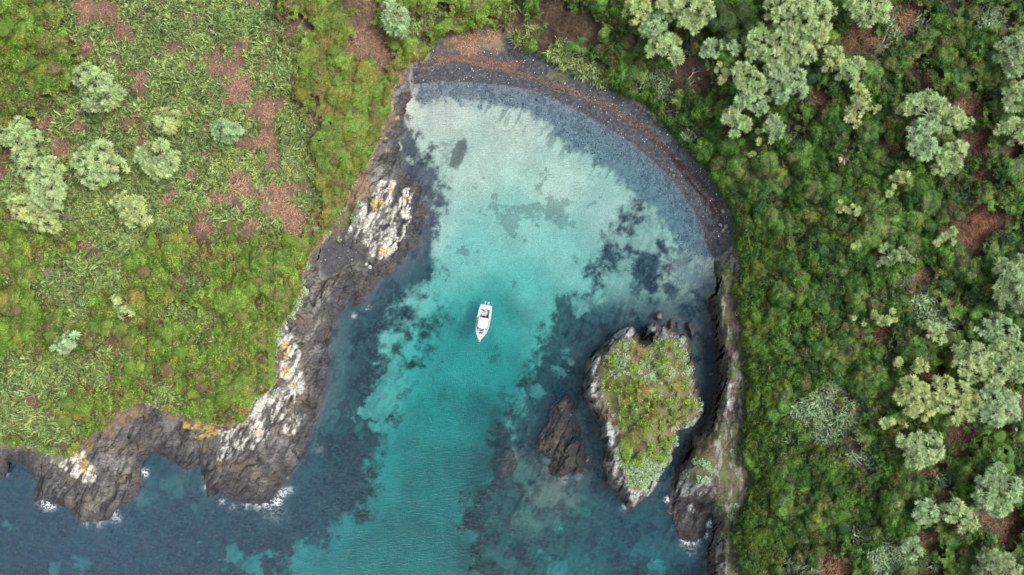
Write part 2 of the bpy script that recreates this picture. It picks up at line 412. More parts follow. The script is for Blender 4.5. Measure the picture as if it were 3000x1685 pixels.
def height(u, v):
    u = np.atleast_1d(np.asarray(u, float)); v = np.atleast_1d(np.asarray(v, float))
    iu = np.clip(np.searchsorted(U, u) - 1, 0, NU_ - 2); iv = np.clip(np.searchsorted(V, v) - 1, 0, NV_ - 2)
    tu = np.clip((u - U[iu]) / (U[iu + 1] - U[iu]), 0, 1); tv = np.clip((v - V[iv]) / (V[iv + 1] - V[iv]), 0, 1)
    return (H[iv, iu] * (1 - tu) + H[iv, iu + 1] * tu) * (1 - tv) + (H[iv + 1, iu] * (1 - tu) + H[iv + 1, iu + 1] * tu) * tv


def sample(F, u, v):
    iu = np.clip(np.round(np.interp(u, U, np.arange(NU_))).astype(int), 0, NU_ - 1)
    iv = np.clip(np.round(np.interp(v, V, np.arange(NV_))).astype(int), 0, NV_ - 1)
    return F[iv, iu]


def ground_at(x, y):
    z = 6.0
    for _ in range(8):
        s = SC * (CAM_H - z) / CAM_H
        z = float(height(x / s + CU, -y / s + CV)[0])
    return z


# ------------------------------------------------------------------ base colours of the ground (linear)
def mixc(a, b, t):
    return a * (1 - t[..., None]) + np.asarray(b) * t[..., None]


col = np.zeros(GU.shape + (3,)) + np.array([0.74, 0.68, 0.58])      # pale sand
m_bl = fbm(GX / 1.7, GY / 1.7, 4, 31); m_f = fbm(GX / 0.55, GY / 0.55, 3, 33)
sea = (H < 0)
# weed on the sea floor
kelp = mixc(np.zeros(GU.shape + (3,)) + np.array([0.020, 0.022, 0.030]), (0.062, 0.062, 0.064), sstep(0.42, 0.62, m_bl))
kelp = mixc(kelp, (0.12, 0.125, 0.12), sstep(0.56, 0.68, m_f) * 0.7)
# dark mottles in the shallows of the right side of the bay
mot = sstep(-0.09, 0.12, fbm(GX / 4.5, GY / 4.5, 6, 41, 0.68) - 0.5)
wr = weed * 1.0
wr = np.where(weedL > -4, np.maximum(wr * (1 - 0.75 * sstep(-2, 10, clear)), 0), wr)
wr = np.where(weedR > -4, wr * (1 - 0.6 * sstep(-2, 10, clearR)), wr)
lightz = 0.12 + 0.66 * sstep(800, 700, GV) * sstep(1380, 1460, GU) + 0.18 * sstep(1330, 1420, GV)
wr = wr * (1 - lightz * (1 - mot) * (weedR > -6) * sstep(1180, 1230, GU))
# patches on the sand
spots = fieldc([(1100 + 30, 330, 12), (1134, 345, 10), (1120, 360, 8), (1120, 392, 10), (1114, 348, 6), (1137, 308, 6), (1155, 330, 9), (1215, 470, 8), (1175, 655, 20), (1285, 530, 22), (1300, 560, 18), (1300, 480, 14), (1340, 520, 26), (1400, 530, 30), (1420, 555, 20), (1482, 510, 14), (1310, 610, 9),
                (1210, 490, 10), (1245, 505, 18), (1370, 455, 9), (1355, 470, 6), (1445, 605, 8), (1480, 638, 14), (1290, 700, 10), (1278, 560, 26), (1395, 500, 10), (1270, 1010, 18), (1290, 1030, 22), (1240, 900, 10), (1420, 1035, 0)])
ell = 1 - np.hypot((GU - 1152) * 0.95 + (GV - 390) * 0.3, ((GV - 390) - (GU - 1152) * 0.3) * 0.42) / 20
sp = np.maximum(sstep(-2, 10, spots + nA * 26 + nE * 150 - 10) * 0.4, sstep(0, 0.25, ell + nB * 0.5) * 0.75)
# weed streaks along the inner edge of the shelf, drawn out at right angles to it
st_a = R(62)
q1 = GX * math.cos(st_a) - GY * math.sin(st_a); q2 = GX * math.sin(st_a) + GY * math.cos(st_a)
streak = fbm(q1 / 3.0, q2 / 0.8, 4, 51) - 0.5
shelf = sstep(-0.7, 0.7, (shelfD + streak * 22) / 20.0 + nE * 3.2)
shelf = shelf * (dV < 0)
fade_st = sstep(-75, 0, shelfD) * sstep(0.0, 0.2, streak + nA * 0.5 + nB * 0.3) * 0.5 * (GU > 1200)
wr = np.maximum(wr, np.maximum(sp * (sea), fade_st))
col = mixc(col, (0.36, 0.37, 0.33), sstep(0.40, 0.62, fbm(GX / 5, GY / 5, 6, 35, 0.68)) * 0.30)
col = mixc(col, (0.20, 0.22, 0.20), sstep(0.50, 0.64, fbm(GX / 4.2, GY / 6.0, 6, 36, 0.7)) * 0.28 * sstep(640, 760, GV))
col = np.where(sea[..., None], col * (1 - wr[..., None]) + kelp * wr[..., None], col)
grav = mixc(np.zeros(GU.shape + (3,)) + np.array([0.045, 0.049, 0.057]), (0.088, 0.092, 0.104), sstep(0.40, 0.66, m_f))
gw = mixc(grav * 3.6, (0.32, 0.32, 0.32), sstep(0.3, 0.7, m_bl) * 0.5)
gw = mixc(gw, (0.21, 0.21, 0.21), sstep(0.56, 0.68, m_f) * 0.35)
onbeach = np.maximum(beach, cove) * (~sea)
col = np.where(sea[..., None], col * (1 - shelf[..., None]) + gw * shelf[..., None], col)
# left shallow platform: dark rock and gravel under thin water
lp = (dWn > 0) & (dWn < 60) & (GU < 1130) & (weed > 0.5) & (GV < 1250)
lp_n = 0.35 + 0.65 * sstep(-0.05, 0.08, strat2)
col = np.where(lp[..., None], mixc(col, (0.16, 0.150, 0.165), sstep(75, 20, dWn) * 0.8 * lp_n), col)
# speckled gravel gutter along the left reef
gut = sstep(-8, 8, upsample(sdf_poly(CGU, CGV, [(868, 735), (888, 790), (884, 880), (872, 960), (856, 1040), (836, 1090), (806, 1100), (822, 1040), (840, 960), (848, 860), (856, 800)])) + nA * 24) * sea
col = mixc(col, (0.16, 0.165, 0.16), gut * (0.35 + 0.6 * sstep(0.45, 0.6, m_f)))
# submerged ledges show through the weed
led = sea * weed * sstep(0.03, 0.12, strat2 + nE * 0.4) * sstep(-60, 0, -dWn + 60)
col = mixc(col, (0.115, 0.11, 0.10), led * 0.55)
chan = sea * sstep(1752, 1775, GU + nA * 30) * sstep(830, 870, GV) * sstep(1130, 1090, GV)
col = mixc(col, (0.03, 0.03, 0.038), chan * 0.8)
# rock
rock_base = mixc(np.zeros(GU.shape + (3,)) + np.array([0.115, 0.105, 0.098]), (0.23, 0.215, 0.195), sstep(0.30, 0.72, 0.3 * vc + 0.7 * fbm(GX / 2.6, GY / 2.6, 3, 61)))
rock_base = mixc(rock_base, (0.055, 0.050, 0.055), sstep(0.5, 0.72, fbm(sx_ / 4, sy_ / 1.0, 4, 63)) * 0.7)
rock_base = mixc(rock_base, (0.20, 0.155, 0.105), sstep(0.52, 0.70, fbm(GX / 3.0, GY / 3.0, 3, 65)) * 0.55)
wetline = sstep(1.7, 0.3, H + nA * 1.4 + strat * 0.8)
wet2 = sstep(34, 4, -dWn + nA * 26 + nB * 10) * (GU < 1300)
rock = mixc(rock_base, (0.042, 0.039, 0.046), np.maximum(wetline * 0.72, wet2 * 0.75))
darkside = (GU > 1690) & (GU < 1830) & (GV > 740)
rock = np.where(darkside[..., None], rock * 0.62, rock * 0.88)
rock = np.where((reD > -6)[..., None], rock * np.array([0.56, 0.54, 0.54]), rock)
reddish = right * sstep(0.5, 0.65, fbm(GX / 1.5, GY / 1.5, 3, 71))
rock = mixc(rock, (0.16, 0.13, 0.085), reddish * 0.4 * (H > 3))
cr = (1 - 0.55 * crk) * (1 - 0.4 * crk2) * (1 - 0.2 * (1 - sstep(0, 0.10, ve)))
isl = (isD > 0) | (reD > 0)
for k, f in dStk.items():
    isl |= (f + nB * 4 > 0) & (H > -0.5)
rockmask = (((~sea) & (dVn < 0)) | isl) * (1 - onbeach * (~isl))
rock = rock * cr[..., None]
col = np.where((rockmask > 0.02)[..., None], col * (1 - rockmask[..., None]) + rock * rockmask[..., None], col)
# submerged pale rock apron
ap = sea * np.maximum(apronR * 0.8, apron * 0.7) * (rockmask < 0.5)
col = mixc(col, (0.080, 0.080, 0.082), ap * sstep(0.35, 0.6, m_bl))
subrock = np.zeros(GU.shape)
for (u, v, a, b) in [(1275, 1165, 36, 62), (1345, 1280, 75, 85), (1400, 1235, 60, 40), (1390, 1180, 45, 60), (1460, 1270, 50, 40), (1300, 1230, 40, 30), (440, 1225, 46, 34), (490, 1276, 10, 14), (1380, 1210, 50, 34), (1330, 1190, 40, 40), (1240, 1330, 24, 40), (905, 1080, 16, 30), (370, 1255, 40, 20), (260, 1310, 30, 14)]:
    e = 1 - np.hypot((GU - u) / a, (GV - v) / b)
    subrock = np.maximum(subrock, sstep(0.0, 0.35, e + nA * 0.9 + nB * 0.5))
col = np.where((sea & (subrock > 0) & ~isl)[..., None], mixc(col, (0.23, 0.20, 0.165), subrock * (0.25 + 0.75 * sstep(0.36, 0.60, m_bl))), col)
# sandy pale shimmering bar at the lower right end of the beach
pale = sstep(0, 30, upsample(sdf_poly(CGU, CGV, [(1700, 640), (1740, 640), (1775, 625), (1795, 650), (1790, 750), (1765, 770), (1740, 740), (1690, 690)])) + nA * 40) * sea
col = mixc(col, (0.30, 0.29, 0.31), pale * (0.3 + 0.7 * sstep(0.4, 0.6, m_f)) * 0.9)
# beach
wet_b = sstep(0.55, 0.05, H)
bc = mixc(grav * 0.78, (0.034, 0.036, 0.043), wet_b * 0.6)
bc = mixc(bc, (0.12, 0.12, 0.13), sstep(0.6, 0.7, fbm(GX / 0.4, GY / 0.4, 2, 81)) * 0.6)
col = np.where((onbeach > 0.02)[..., None] & (~isl)[..., None], col * (1 - onbeach[..., None]) + bc * onbeach[..., None], col)
cov = cove * (~sea)
col = mixc(col, (0.065, 0.055, 0.055), cov * 0.6)


def polyline_d(pts):
    d = np.full(GU.shape, 1e9)
    for (a, b) in zip(pts[:-1], pts[1:]):
        m = (GU > min(a[0], b[0]) - 60) & (GU < max(a[0], b[0]) + 60) & (GV > min(a[1], b[1]) - 60) & (GV < max(a[1], b[1]) + 60)
        ex, ey = b[0] - a[0], b[1] - a[1]
        t = np.clip(((GU[m] - a[0]) * ex + (GV[m] - a[1]) * ey) / (ex * ex + ey * ey), 0, 1)
        d[m] = np.minimum(d[m], np.hypot(GU[m] - a[0] - t * ex, GV[m] - a[1] - t * ey))
    return d


wd = polyline_d(WRACK); wd2 = polyline_d(WRACK2)
# lichen
lich = np.zeros(GU.shape)
for p in LICHEN:
    lich = np.maximum(lich, sstep(-3, 5, upsample(sdf_poly(CGU, CGV, p)) + nA * 22 + nB * 14 + 4))
lich = lich * sstep(0.38, 0.58, fbm(sx_ / 2.4, sy_ / 0.9, 6, 91, 0.68)) * (H > 0.5)
lcol = np.where(((GU > 1460) & (GU < 1900))[..., None], np.array([0.44, 0.46, 0.42]), np.array([0.66, 0.63, 0.55]))
lcol = lcol * (0.45 + 0.95 * fbm(GX / 0.9, GY / 0.9, 4, 93, 0.65))[..., None] * (cr[..., None] ** 1.3)
notveg = ((dVn < 4) & ~isl) | (isl & (dIV < 6))
lich = lich * notveg
col = col * (1 - lich[..., None]) + lcol * lich[..., None]
yl = sstep(-1, 4, fieldc(YELLOW) + nA * 10 + nB * 12) * notveg * (~sea) * (rockmask > 0.3) * sstep(0.40, 0.5, fbm(GX / 0.8, GY / 0.8, 3, 95))
col = mixc(col, (0.52, 0.36, 0.09), yl * 0.85)
soil_strip = sstep(-11, -1, dVn + nB * 10) * (dVn < 2) * (~sea) * (GU < 1300) * sstep(0.42, 0.52, fbm(GX / 2.5, GY / 2.5, 3, 97)) * (1 - lich)
col = mixc(col, (0.27, 0.19, 0.135), soil_strip * 0.8)
# thin turf and dry grass on rock ledges and soil
tb = sstep(-4, 6, fieldc(TURF_BROWN) + nA * 22 + nB * 12) * (H > 1.2)
tbc = mixc(np.zeros(GU.shape + (3,)) + np.array([0.21, 0.145, 0.090]), (0.13, 0.10, 0.065), sstep(0.4, 0.6, m_bl))
tb_r = (GU > 1460)
tbc = np.where(tb_r[..., None], tbc * np.array([0.62, 0.68, 0.75]), tbc)
col = col * (1 - tb[..., None]) + tbc * tb[..., None]
tg = sstep(-4, 6, fieldc(TURF_GREEN) + nA * 22 + nB * 12) * (H > 1.0)
tgc = mixc(np.zeros(GU.shape + (3,)) + np.array([0.085, 0.10, 0.035]), (0.13, 0.13, 0.06), sstep(0.4, 0.6, m_f))
col = col * (1 - (tg * 0.85)[..., None]) + tgc * (tg * 0.85)[..., None]
# cliff tops on the right: mottled olive, brown and grey
rc = (GU > 1797) & (dVn < 6) & (GV > 640) & (H > 3.0)
rcc = mixc(np.zeros(GU.shape + (3,)) + np.array([0.115, 0.088, 0.060]), (0.100, 0.130, 0.042), sstep(0.42, 0.54, fbm(GX / 1.8, GY / 3.2, 5, 101, 0.6)))
rcc = mixc(rcc, (0.045, 0.040, 0.036), sstep(0.50, 0.62, fbm(GX / 1.2, GY / 4.0, 5, 102, 0.6)) * 0.7)
rcc = mixc(rcc, (0.26, 0.25, 0.21), sstep(0.55, 0.63, fbm(GX / 0.6, GY / 2.0, 4, 103)))
col = np.where((rc & (lich < 0.2))[..., None], mixc(col, rcc, np.full(GU.shape, 0.8)), col)
# islet top
it = sstep(-3, 5, dIV + nA * 8) * (isD > 0)
itc = mixc(np.zeros(GU.shape + (3,)) + np.array([0.16, 0.115, 0.075]), (0.14, 0.165, 0.050), sstep(0.42, 0.54, fbm(GX / 1.6, GY / 1.6, 4, 105)))
col = col * (1 - it[..., None]) + itc * it[..., None]
# soil below the scrub
vg = sstep(-2, 6, dVn) * (~isl)
lft = 1 - sstep(1250, 1400, GU)
brown_soil = mixc(np.zeros(GU.shape + (3,)) + np.array([0.055, 0.040, 0.026]), (0.10, 0.065, 0.040), sstep(0.45, 0.6, m_bl))
brown_soil = mixc(brown_soil, (0.13, 0.085, 0.055), lft * 0.6)
brown_soil = mixc(brown_soil, (0.15, 0.095, 0.062), sstep(0.48, 0.62, m_f) * lft * 0.7)
far_out = sstep(80, 260, np.maximum(np.maximum(-GU, GU - 2576), np.maximum(-GV, GV - 1447)))
brown_soil = mixc(brown_soil, (0.085, 0.125, 0.030), far_out * 0.85)
col = col * (1 - vg[..., None]) + brown_soil * vg[..., None]
col = np.clip(col, 0.004, 0.8)
rock_attr = np.clip(rockmask * (1 - it) * (1 - tb) * (1 - tg) + ap * 0.6, 0, 1)

# ------------------------------------------------------------------ materials
def new_mat(name):
    m = bpy.data.materials.new(name)
    m.use_nodes = True
    t = m.node_tree
    for n in list(t.nodes):
        t.nodes.remove(n)
    out = t.nodes.new('ShaderNodeOutputMaterial')
    return m, t, out


def node(t, kind, **kw):
    n = t.nodes.new(kind)
    for k, v in kw.items():
        if k.startswith('i_'):
            n.inputs[k[2:].replace('_', ' ')].default_value = v
        else:
            setattr(n, k, v)
    return n


def L(t, a, b):
    t.links.new(a, b)


def mathn(t, op, a, b=None, clamp=False):
    n = t.nodes.new('ShaderNodeMath'); n.operation = op; n.use_clamp = clamp
    for i, x in enumerate((a, b)):
        if x is None:
            continue
        if isinstance(x, (int, float)):
            n.inputs[i].default_value = x
        else:
            L(t, x, n.inputs[i])
    return n.outputs[0]


def terrain_material():
    m, t, out = new_mat('shore_ground')
    tc = node(t, 'ShaderNodeTexCoord')
    al = node(t, 'ShaderNodeAttribute', attribute_name='albedo')
    rk = node(t, 'ShaderNodeAttribute', attribute_name='rockiness')
    # fine speckle
    n1 = node(t, 'ShaderNodeTexNoise', noise_dimensions='3D'); n1.inputs['Scale'].default_value = 3.2; n1.inputs['Detail'].default_value = 8; n1.inputs['Roughness'].default_value = 0.7
    L(t, tc.outputs['Object'], n1.inputs['Vector'])
    v1 = mathn(t, 'MULTIPLY_ADD', n1.outputs['Fac'], 1.3); t.nodes[-1].inputs[2].default_value = 0.35
    # rock cracks, stretched along the strata
    mp = node(t, 'ShaderNodeMapping'); mp.inputs['Rotation'].default_value = (0, 0, -th); mp.inputs['Scale'].default_value = (0.45, 1.15, 0.5)
    wn = node(t, 'ShaderNodeTexNoise'); wn.inputs['Scale'].default_value = 0.45; wn.inputs['Detail'].default_value = 7; wn.inputs['Roughness'].default_value = 0.6
    L(t, tc.outputs['Object'], wn.inputs['Vector'])
    va = node(t, 'ShaderNodeVectorMath', operation='MULTIPLY_ADD'); L(t, wn.outputs['Color'], va.inputs[0]); va.inputs[1].default_value = (3.0, 3.0, 3.0); L(t, tc.outputs['Object'], va.inputs[2])
    L(t, va.outputs[0], mp.inputs['Vector'])
    vo = node(t, 'ShaderNodeTexVoronoi', feature='DISTANCE_TO_EDGE'); vo.inputs['Scale'].default_value = 0.62
    L(t, mp.outputs[0], vo.inputs['Vector'])
    vo2 = node(t, 'ShaderNodeTexVoronoi', feature='DISTANCE_TO_EDGE'); vo2.inputs['Scale'].default_value = 1.5
    L(t, mp.outputs[0], vo2.inputs['Vector'])
    c1 = node(t, 'ShaderNodeMapRange'); c1.inputs[1].default_value = 0.0; c1.inputs[2].default_value = 0.06; L(t, vo.outputs['Distance'], c1.inputs[0])
    c2 = node(t, 'ShaderNodeMapRange'); c2.inputs[1].default_value = 0.0; c2.inputs[2].default_value = 0.10; L(t, vo2.outputs['Distance'], c2.inputs[0])
    cc = mathn(t, 'MULTIPLY', c1.outputs[0], mathn(t, 'MULTIPLY_ADD', c2.outputs[0], 0.5)); t.nodes[-2].inputs[2].default_value = 0.5
    ccm = mathn(t, 'MULTIPLY_ADD', cc, 0.55); t.nodes[-1].inputs[2].default_value = 0.45
    mixr = node(t, 'ShaderNodeMix', data_type='FLOAT'); L(t, rk.outputs['Fac'], mixr.inputs[0]); mixr.inputs[2].default_value = 1.0; L(t, ccm, mixr.inputs[3])
    tot = mathn(t, 'MULTIPLY', v1, mixr.outputs[0])
    vm = node(t, 'ShaderNodeVectorMath', operation='SCALE'); L(t, al.outputs['Color'], vm.inputs[0]); L(t, tot, vm.inputs['Scale'])
    p = node(t, 'ShaderNodeBsdfPrincipled')
    L(t, vm.outputs[0], p.inputs['Base Color'])
    p.inputs['Roughness'].default_value = 0.75
    p.inputs['Specular IOR Level'].default_value = 0.3
    # bump: cracks on rock, grain elsewhere
    hgt = mathn(t, 'MULTIPLY', cc, rk.outputs['Fac'])
    hsum = mathn(t, 'MULTIPLY_ADD', hgt, 0.35); L(t, mathn(t, 'MULTIPLY', n1.outputs['Fac'], 0.5), t.nodes[-2].inputs[2] if False else [n for n in t.nodes if n.type == 'MATH' and n.operation == 'MULTIPLY_ADD'][-1].inputs[2])
    b = node(t, 'ShaderNodeBump'); b.inputs['Strength'].default_value = 0.7; b.inputs['Distance'].default_value = 0.5
    L(t, hsum, b.inputs['Height']); L(t, b.outputs[0], p.inputs['Normal'])
    L(t, p.outputs[0], out.inputs['Surface'])
    return m


def leaf_material(name, rough=0.45, spec=0.4, trans=0.25):
    """colour = per-leaf colour attribute times the object's own colour"""
    m, t, out = new_mat(name)
    al = node(t, 'ShaderNodeAttribute', attribute_name='leafcol')
    oi = node(t, 'ShaderNodeObjectInfo')
    vm = node(t, 'ShaderNodeVectorMath', operation='MULTIPLY')
    L(t, al.outputs['Color'], vm.inputs[0]); L(t, oi.outputs['Color'], vm.inputs[1])
    p = node(t, 'ShaderNodeBsdfPrincipled'); L(t, vm.outputs[0], p.inputs['Base Color'])
    p.inputs['Roughness'].default_value = rough; p.inputs['Specular IOR Level'].default_value = spec
    tr = node(t, 'ShaderNodeBsdfTranslucent'); L(t, vm.outputs[0], tr.inputs['Color'])
    mx = node(t, 'ShaderNodeMixShader'); mx.inputs[0].default_value = trans
    L(t, p.outputs[0], mx.inputs[1]); L(t, tr.outputs[0], mx.inputs[2]); L(t, mx.outputs[0], out.inputs['Surface'])
    return m


def plain(name, colr, rough=0.5, spec=0.5, metal=0.0, noise=0.12, nscale=4.0, coat=0.0):
    m, t, out = new_mat(name)
    p = node(t, 'ShaderNodeBsdfPrincipled')
    tc = node(t, 'ShaderNodeTexCoord'); n1 = node(t, 'ShaderNodeTexNoise'); n1.inputs['Scale'].default_value = nscale; n1.inputs['Detail'].default_value = 5
    L(t, tc.outputs['Object'], n1.inputs['Vector'])
    f = mathn(t, 'MULTIPLY_ADD', n1.outputs['Fac'], 2 * noise); t.nodes[-1].inputs[2].default_value = 1 - noise
    vm = node(t, 'ShaderNodeVectorMath', operation='SCALE'); vm.inputs[0].default_value = colr; L(t, f, vm.inputs['Scale'])
    L(t, vm.outputs[0], p.inputs['Base Color'])
    p.inputs['Roughness'].default_value = rough; p.inputs['Specular IOR Level'].default_value = spec; p.inputs['Metallic'].default_value = metal
    p.inputs['Coat Weight'].default_value = coat
    L(t, p.outputs[0], out.inputs['Surface'])
    return m


M_TER = terrain_material()
M_LEAF = leaf_material('scrub_leaf', 0.5, 0.2, 0.25)
M_BLADE = leaf_material('flax_blade', 0.42, 0.4, 0.25)
M_TUFT = leaf_material('tuft_blade', 0.5, 0.25, 0.4)
M_TWIG = leaf_material('dead_twig', 0.8, 0.2, 0.0)
M_BARK = leaf_material('pale_bark', 0.8, 0.2, 0.0)
M_STONE = leaf_material('beach_stone', 0.7, 0.4, 0.0)
M_WRACK = leaf_material('dried_seaweed', 0.8, 0.3, 0.05)

# water: clear at the surface, tinted by absorption over the depth below
def water_material():
    m, t, out = new_mat('sea_water')
    tc = node(t, 'ShaderNodeTexCoord')
    mp = node(t, 'ShaderNodeMapping'); mp.inputs['Rotation'].default_value = (0, 0, R(-28)); mp.inputs['Scale'].default_value = (0.45, 1.9, 1)
    L(t, tc.outputs['Object'], mp.inputs['Vector'])
    n1 = node(t, 'ShaderNodeTexNoise'); n1.inputs['Scale'].default_value = 1.5; n1.inputs['Detail'].default_value = 5; n1.inputs['Roughness'].default_value = 0.6
    L(t, mp.outputs[0], n1.inputs['Vector'])
    n2 = node(t, 'ShaderNodeTexNoise'); n2.inputs['Scale'].default_value = 0.25; n2.inputs['Detail'].default_value = 3
    L(t, tc.outputs['Object'], n2.inputs['Vector'])
    hsum = mathn(t, 'ADD', n1.outputs['Fac'], n2.outputs['Fac'])
    b = node(t, 'ShaderNodeBump'); b.inputs['Strength'].default_value = 1.0; b.inputs['Distance'].default_value = 1.4
    L(t, hsum, b.inputs['Height'])
    tr = node(t, 'ShaderNodeBsdfTransparent')
    gl = node(t, 'ShaderNodeBsdfGlossy'); gl.inputs['Roughness'].default_value = 0.22; L(t, b.outputs[0], gl.inputs['Normal'])
    fr = node(t, 'ShaderNodeFresnel'); fr.inputs['IOR'].default_value = 1.34; L(t, b.outputs[0], fr.inputs['Normal'])
    fcl = mathn(t, 'MINIMUM', fr.outputs[0], 0.6)
    mx = node(t, 'ShaderNodeMixShader'); L(t, fcl, mx.inputs[0]); L(t, tr.outputs[0], mx.inputs[1]); L(t, gl.outputs[0], mx.inputs[2])
    # light scattered back by the water just below the surface
    df = node(t, 'ShaderNodeBsdfDiffuse'); df.inputs['Color'].default_value = (0.06, 0.28, 0.56, 1); L(t, b.outputs[0], df.inputs['Normal'])
    mx2 = node(t, 'ShaderNodeMixShader'); L(t, mx.outputs[0], mx2.inputs[1]); L(t, df.outputs[0], mx2.inputs[2])
    ms = node(t, 'ShaderNodeAttribute', attribute_name='murk'); L(t, ms.outputs['Fac'], mx2.inputs[0])
    # foam
    fo = node(t, 'ShaderNodeAttribute', attribute_name='foam')
    nf = node(t, 'ShaderNodeTexNoise'); nf.inputs['Scale'].default_value = 1.1; nf.inputs['Detail'].default_value = 7; nf.inputs['Roughness'].default_value = 0.7
    L(t, tc.outputs['Object'], nf.inputs['Vector'])
    ridge = mathn(t, 'ABSOLUTE', mathn(t, 'SUBTRACT', nf.outputs['Fac'], 0.5))
    lace = mathn(t, 'SUBTRACT', mathn(t, 'MULTIPLY', fo.outputs['Fac'], 0.046), ridge)
    fm = mathn(t, 'MULTIPLY', lace, 22.0, clamp=True)
    fd = node(t, 'ShaderNodeBsdfDiffuse'); fd.inputs['Color'].default_value = (0.75, 0.76, 0.8, 1)
    mx3 = node(t, 'ShaderNodeMixShader'); L(t, fm, mx3.inputs[0]); L(t, mx2.outputs[0], mx3.inputs[1]); L(t, fd.outputs[0], mx3.inputs[2])
    L(t, mx3.outputs[0], out.inputs['Surface'])
    va = node(t, 'ShaderNodeVolumeAbsorption')
    # tint: red goes first, then green
    dens = 1.0
    va.inputs['Color'].default_value = (1 - 0.33, 1 - 0.063, 1 - 0.058, 1)
    va.inputs['Density'].default_value = dens
    L(t, va.outputs[0], out.inputs['Volume'])
    return m


M_WATER = water_material()

# ------------------------------------------------------------------ mesh building
def make_mesh(name, verts, faces_flat, sizes, mats, attrs=None, smooth=False):
    """faces_flat: flat vertex indices; sizes: int (all faces alike) or array"""
    verts = np.asarray(verts, np.float32); ff = np.asarray(faces_flat, np.int32).ravel()
    me = bpy.data.meshes.new(name)
    if np.isscalar(sizes):
        nf = len(ff) // sizes
        starts = np.arange(nf, dtype=np.int32) * sizes
    else:
        sizes = np.asarray(sizes, np.int32); nf = len(sizes)
        starts = np.concatenate([[0], np.cumsum(sizes)[:-1]]).astype(np.int32)
    me.vertices.add(len(verts)); me.loops.add(len(ff)); me.polygons.add(nf)
    me.vertices.foreach_set('co', verts.ravel())
    me.loops.foreach_set('vertex_index', ff)
    me.polygons.foreach_set('loop_start', starts)
    me.polygons.foreach_set('use_smooth', np.full(nf, smooth, bool))
    for m in mats if isinstance(mats, (list, tuple)) else [mats]:
        me.materials.append(m)
    for k, a in (attrs or {}).items():
        a = np.asarray(a, np.float32)
        if a.ndim == 2:
            at = me.attributes.new(k, 'FLOAT_COLOR', 'POINT')
            at.data.foreach_set('color', np.concatenate([a, np.ones((len(a), 1), np.float32)], 1).ravel())
        else:
            at = me.attributes.new(k, 'FLOAT', 'POINT')
            at.data.foreach_set('value', a)
    me.update(calc_edges=True)
    return me


def link(name, data, parent=None, loc=None, **props):
    o = bpy.data.objects.new(name, data)
    scene.collection.objects.link(o)
    if parent is not None:
        o.parent = parent
    if loc is not None:
        o.location = loc
    for k, v in props.items():
        o[k] = v
    return o


# ------------------------------------------------------------------ terrain meshes
WX = (GU - CU) * SC * (CAM_H - H) / CAM_H
WY = -(GV - CV) * SC * (CAM_H - H) / CAM_H
ALL = np.stack([WX, WY, H], -1).reshape(-1, 3)
idx = np.arange(NU_ * NV_).reshape(NV_, NU_)
quads = np.stack([idx[1:, :-1], idx[1:, 1:], idx[:-1, 1:], idx[:-1, :-1]], -1).reshape(-1, 4)
qm = lambda F: (0.25 * (F[1:, :-1] + F[1:, 1:] + F[:-1, 1:] + F[:-1, :-1])).ravel()
qH = qm(H); qI = qm(isD); qR = qm(reD); qV = qm(dVn); qB = qm(np.maximum(beach, cove * 0.9)); qU = qm(GU)
cls = np.full(len(quads), 0)                     # 0 seabed
landq = qH > -0.03
cls[landq & (qV >= 0)] = 1                       # ground
cls[landq & (qV < 0) & (qB > 0.5)] = 2           # beach
cls[landq & (qV < 0) & (qB <= 0.5) & (qU < 1300)] = 3   # left shore
cls[landq & (qV < 0) & (qB <= 0.5) & (qU >= 1300)] = 4  # right shore
cls[qI > 0] = 5
cls[qR > 0] = 6
for j, k in enumerate(STACKS):
    cls[(qm(dStk[k] + nB * 4) > 0) & (qI <= 0) & (qH > -0.25)] = 7 + j
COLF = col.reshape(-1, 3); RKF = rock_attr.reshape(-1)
# the seam between neighbouring sheets keeps the whole surface's normals
NX = np.zeros_like(ALL)
P3 = ALL.reshape(NV_, NU_, 3)
du = np.gradient(P3, axis=1); dv = np.gradient(P3, axis=0)
NRM = np.cross(du, -dv).reshape(-1, 3)
NRM /= np.linalg.norm(NRM, axis=1, keepdims=True) + 1e-12
NRM = np.where(NRM[:, 2:3] < 0, -NRM, NRM)


def sub_terrain(name, mask, **props):
    q = quads[mask]
    used, inv = np.unique(q.ravel(), return_inverse=True)
    me = make_mesh(name, ALL[used], inv, 4, M_TER, {'albedo': COLF[used], 'rockiness': RKF[used]}, smooth=True)
    me.normals_split_custom_set_from_vertices([tuple(x) for x in NRM[used]])
    return link(name, me, **props)


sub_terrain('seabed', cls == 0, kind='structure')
sub_terrain('ground', cls == 1, kind='structure')
sub_terrain('beach', cls == 2, kind='structure')
sub_terrain('cliff', cls == 3, kind='structure')
sub_terrain('cliff', cls == 4, kind='structure')
sub_terrain('rock_islet', cls == 5, label='high rock islet topped with turf and low bushes beside the right-hand cliff', category='islet')
sub_terrain('rock_outcrop', cls == 6, label='low dark rugged reef rising from the water left of the bushy islet', category='rock', group='bare rocks standing in the bay')
stack_labels = {'knob': 'small square dark rock just off the top tip of the bushy islet', 'fin': 'narrow black rock fin against the upper edge of the bushy islet, the wider of two', 'fin2': 'thin black rock sliver beside the wider fin at the upper edge of the bushy islet',
                'slug': 'long black rock with a white lichen spot off the upper right of the bushy islet', 'bare': 'pale rounded rock barely awash left of the dark rugged reef'}
for j, k in enumerate(STACKS):
    if (cls == 7 + j).any():
        sub_terrain('rock_outcrop', cls == 7 + j, label=stack_labels[k], category='rock', group='bare rocks standing in the bay')

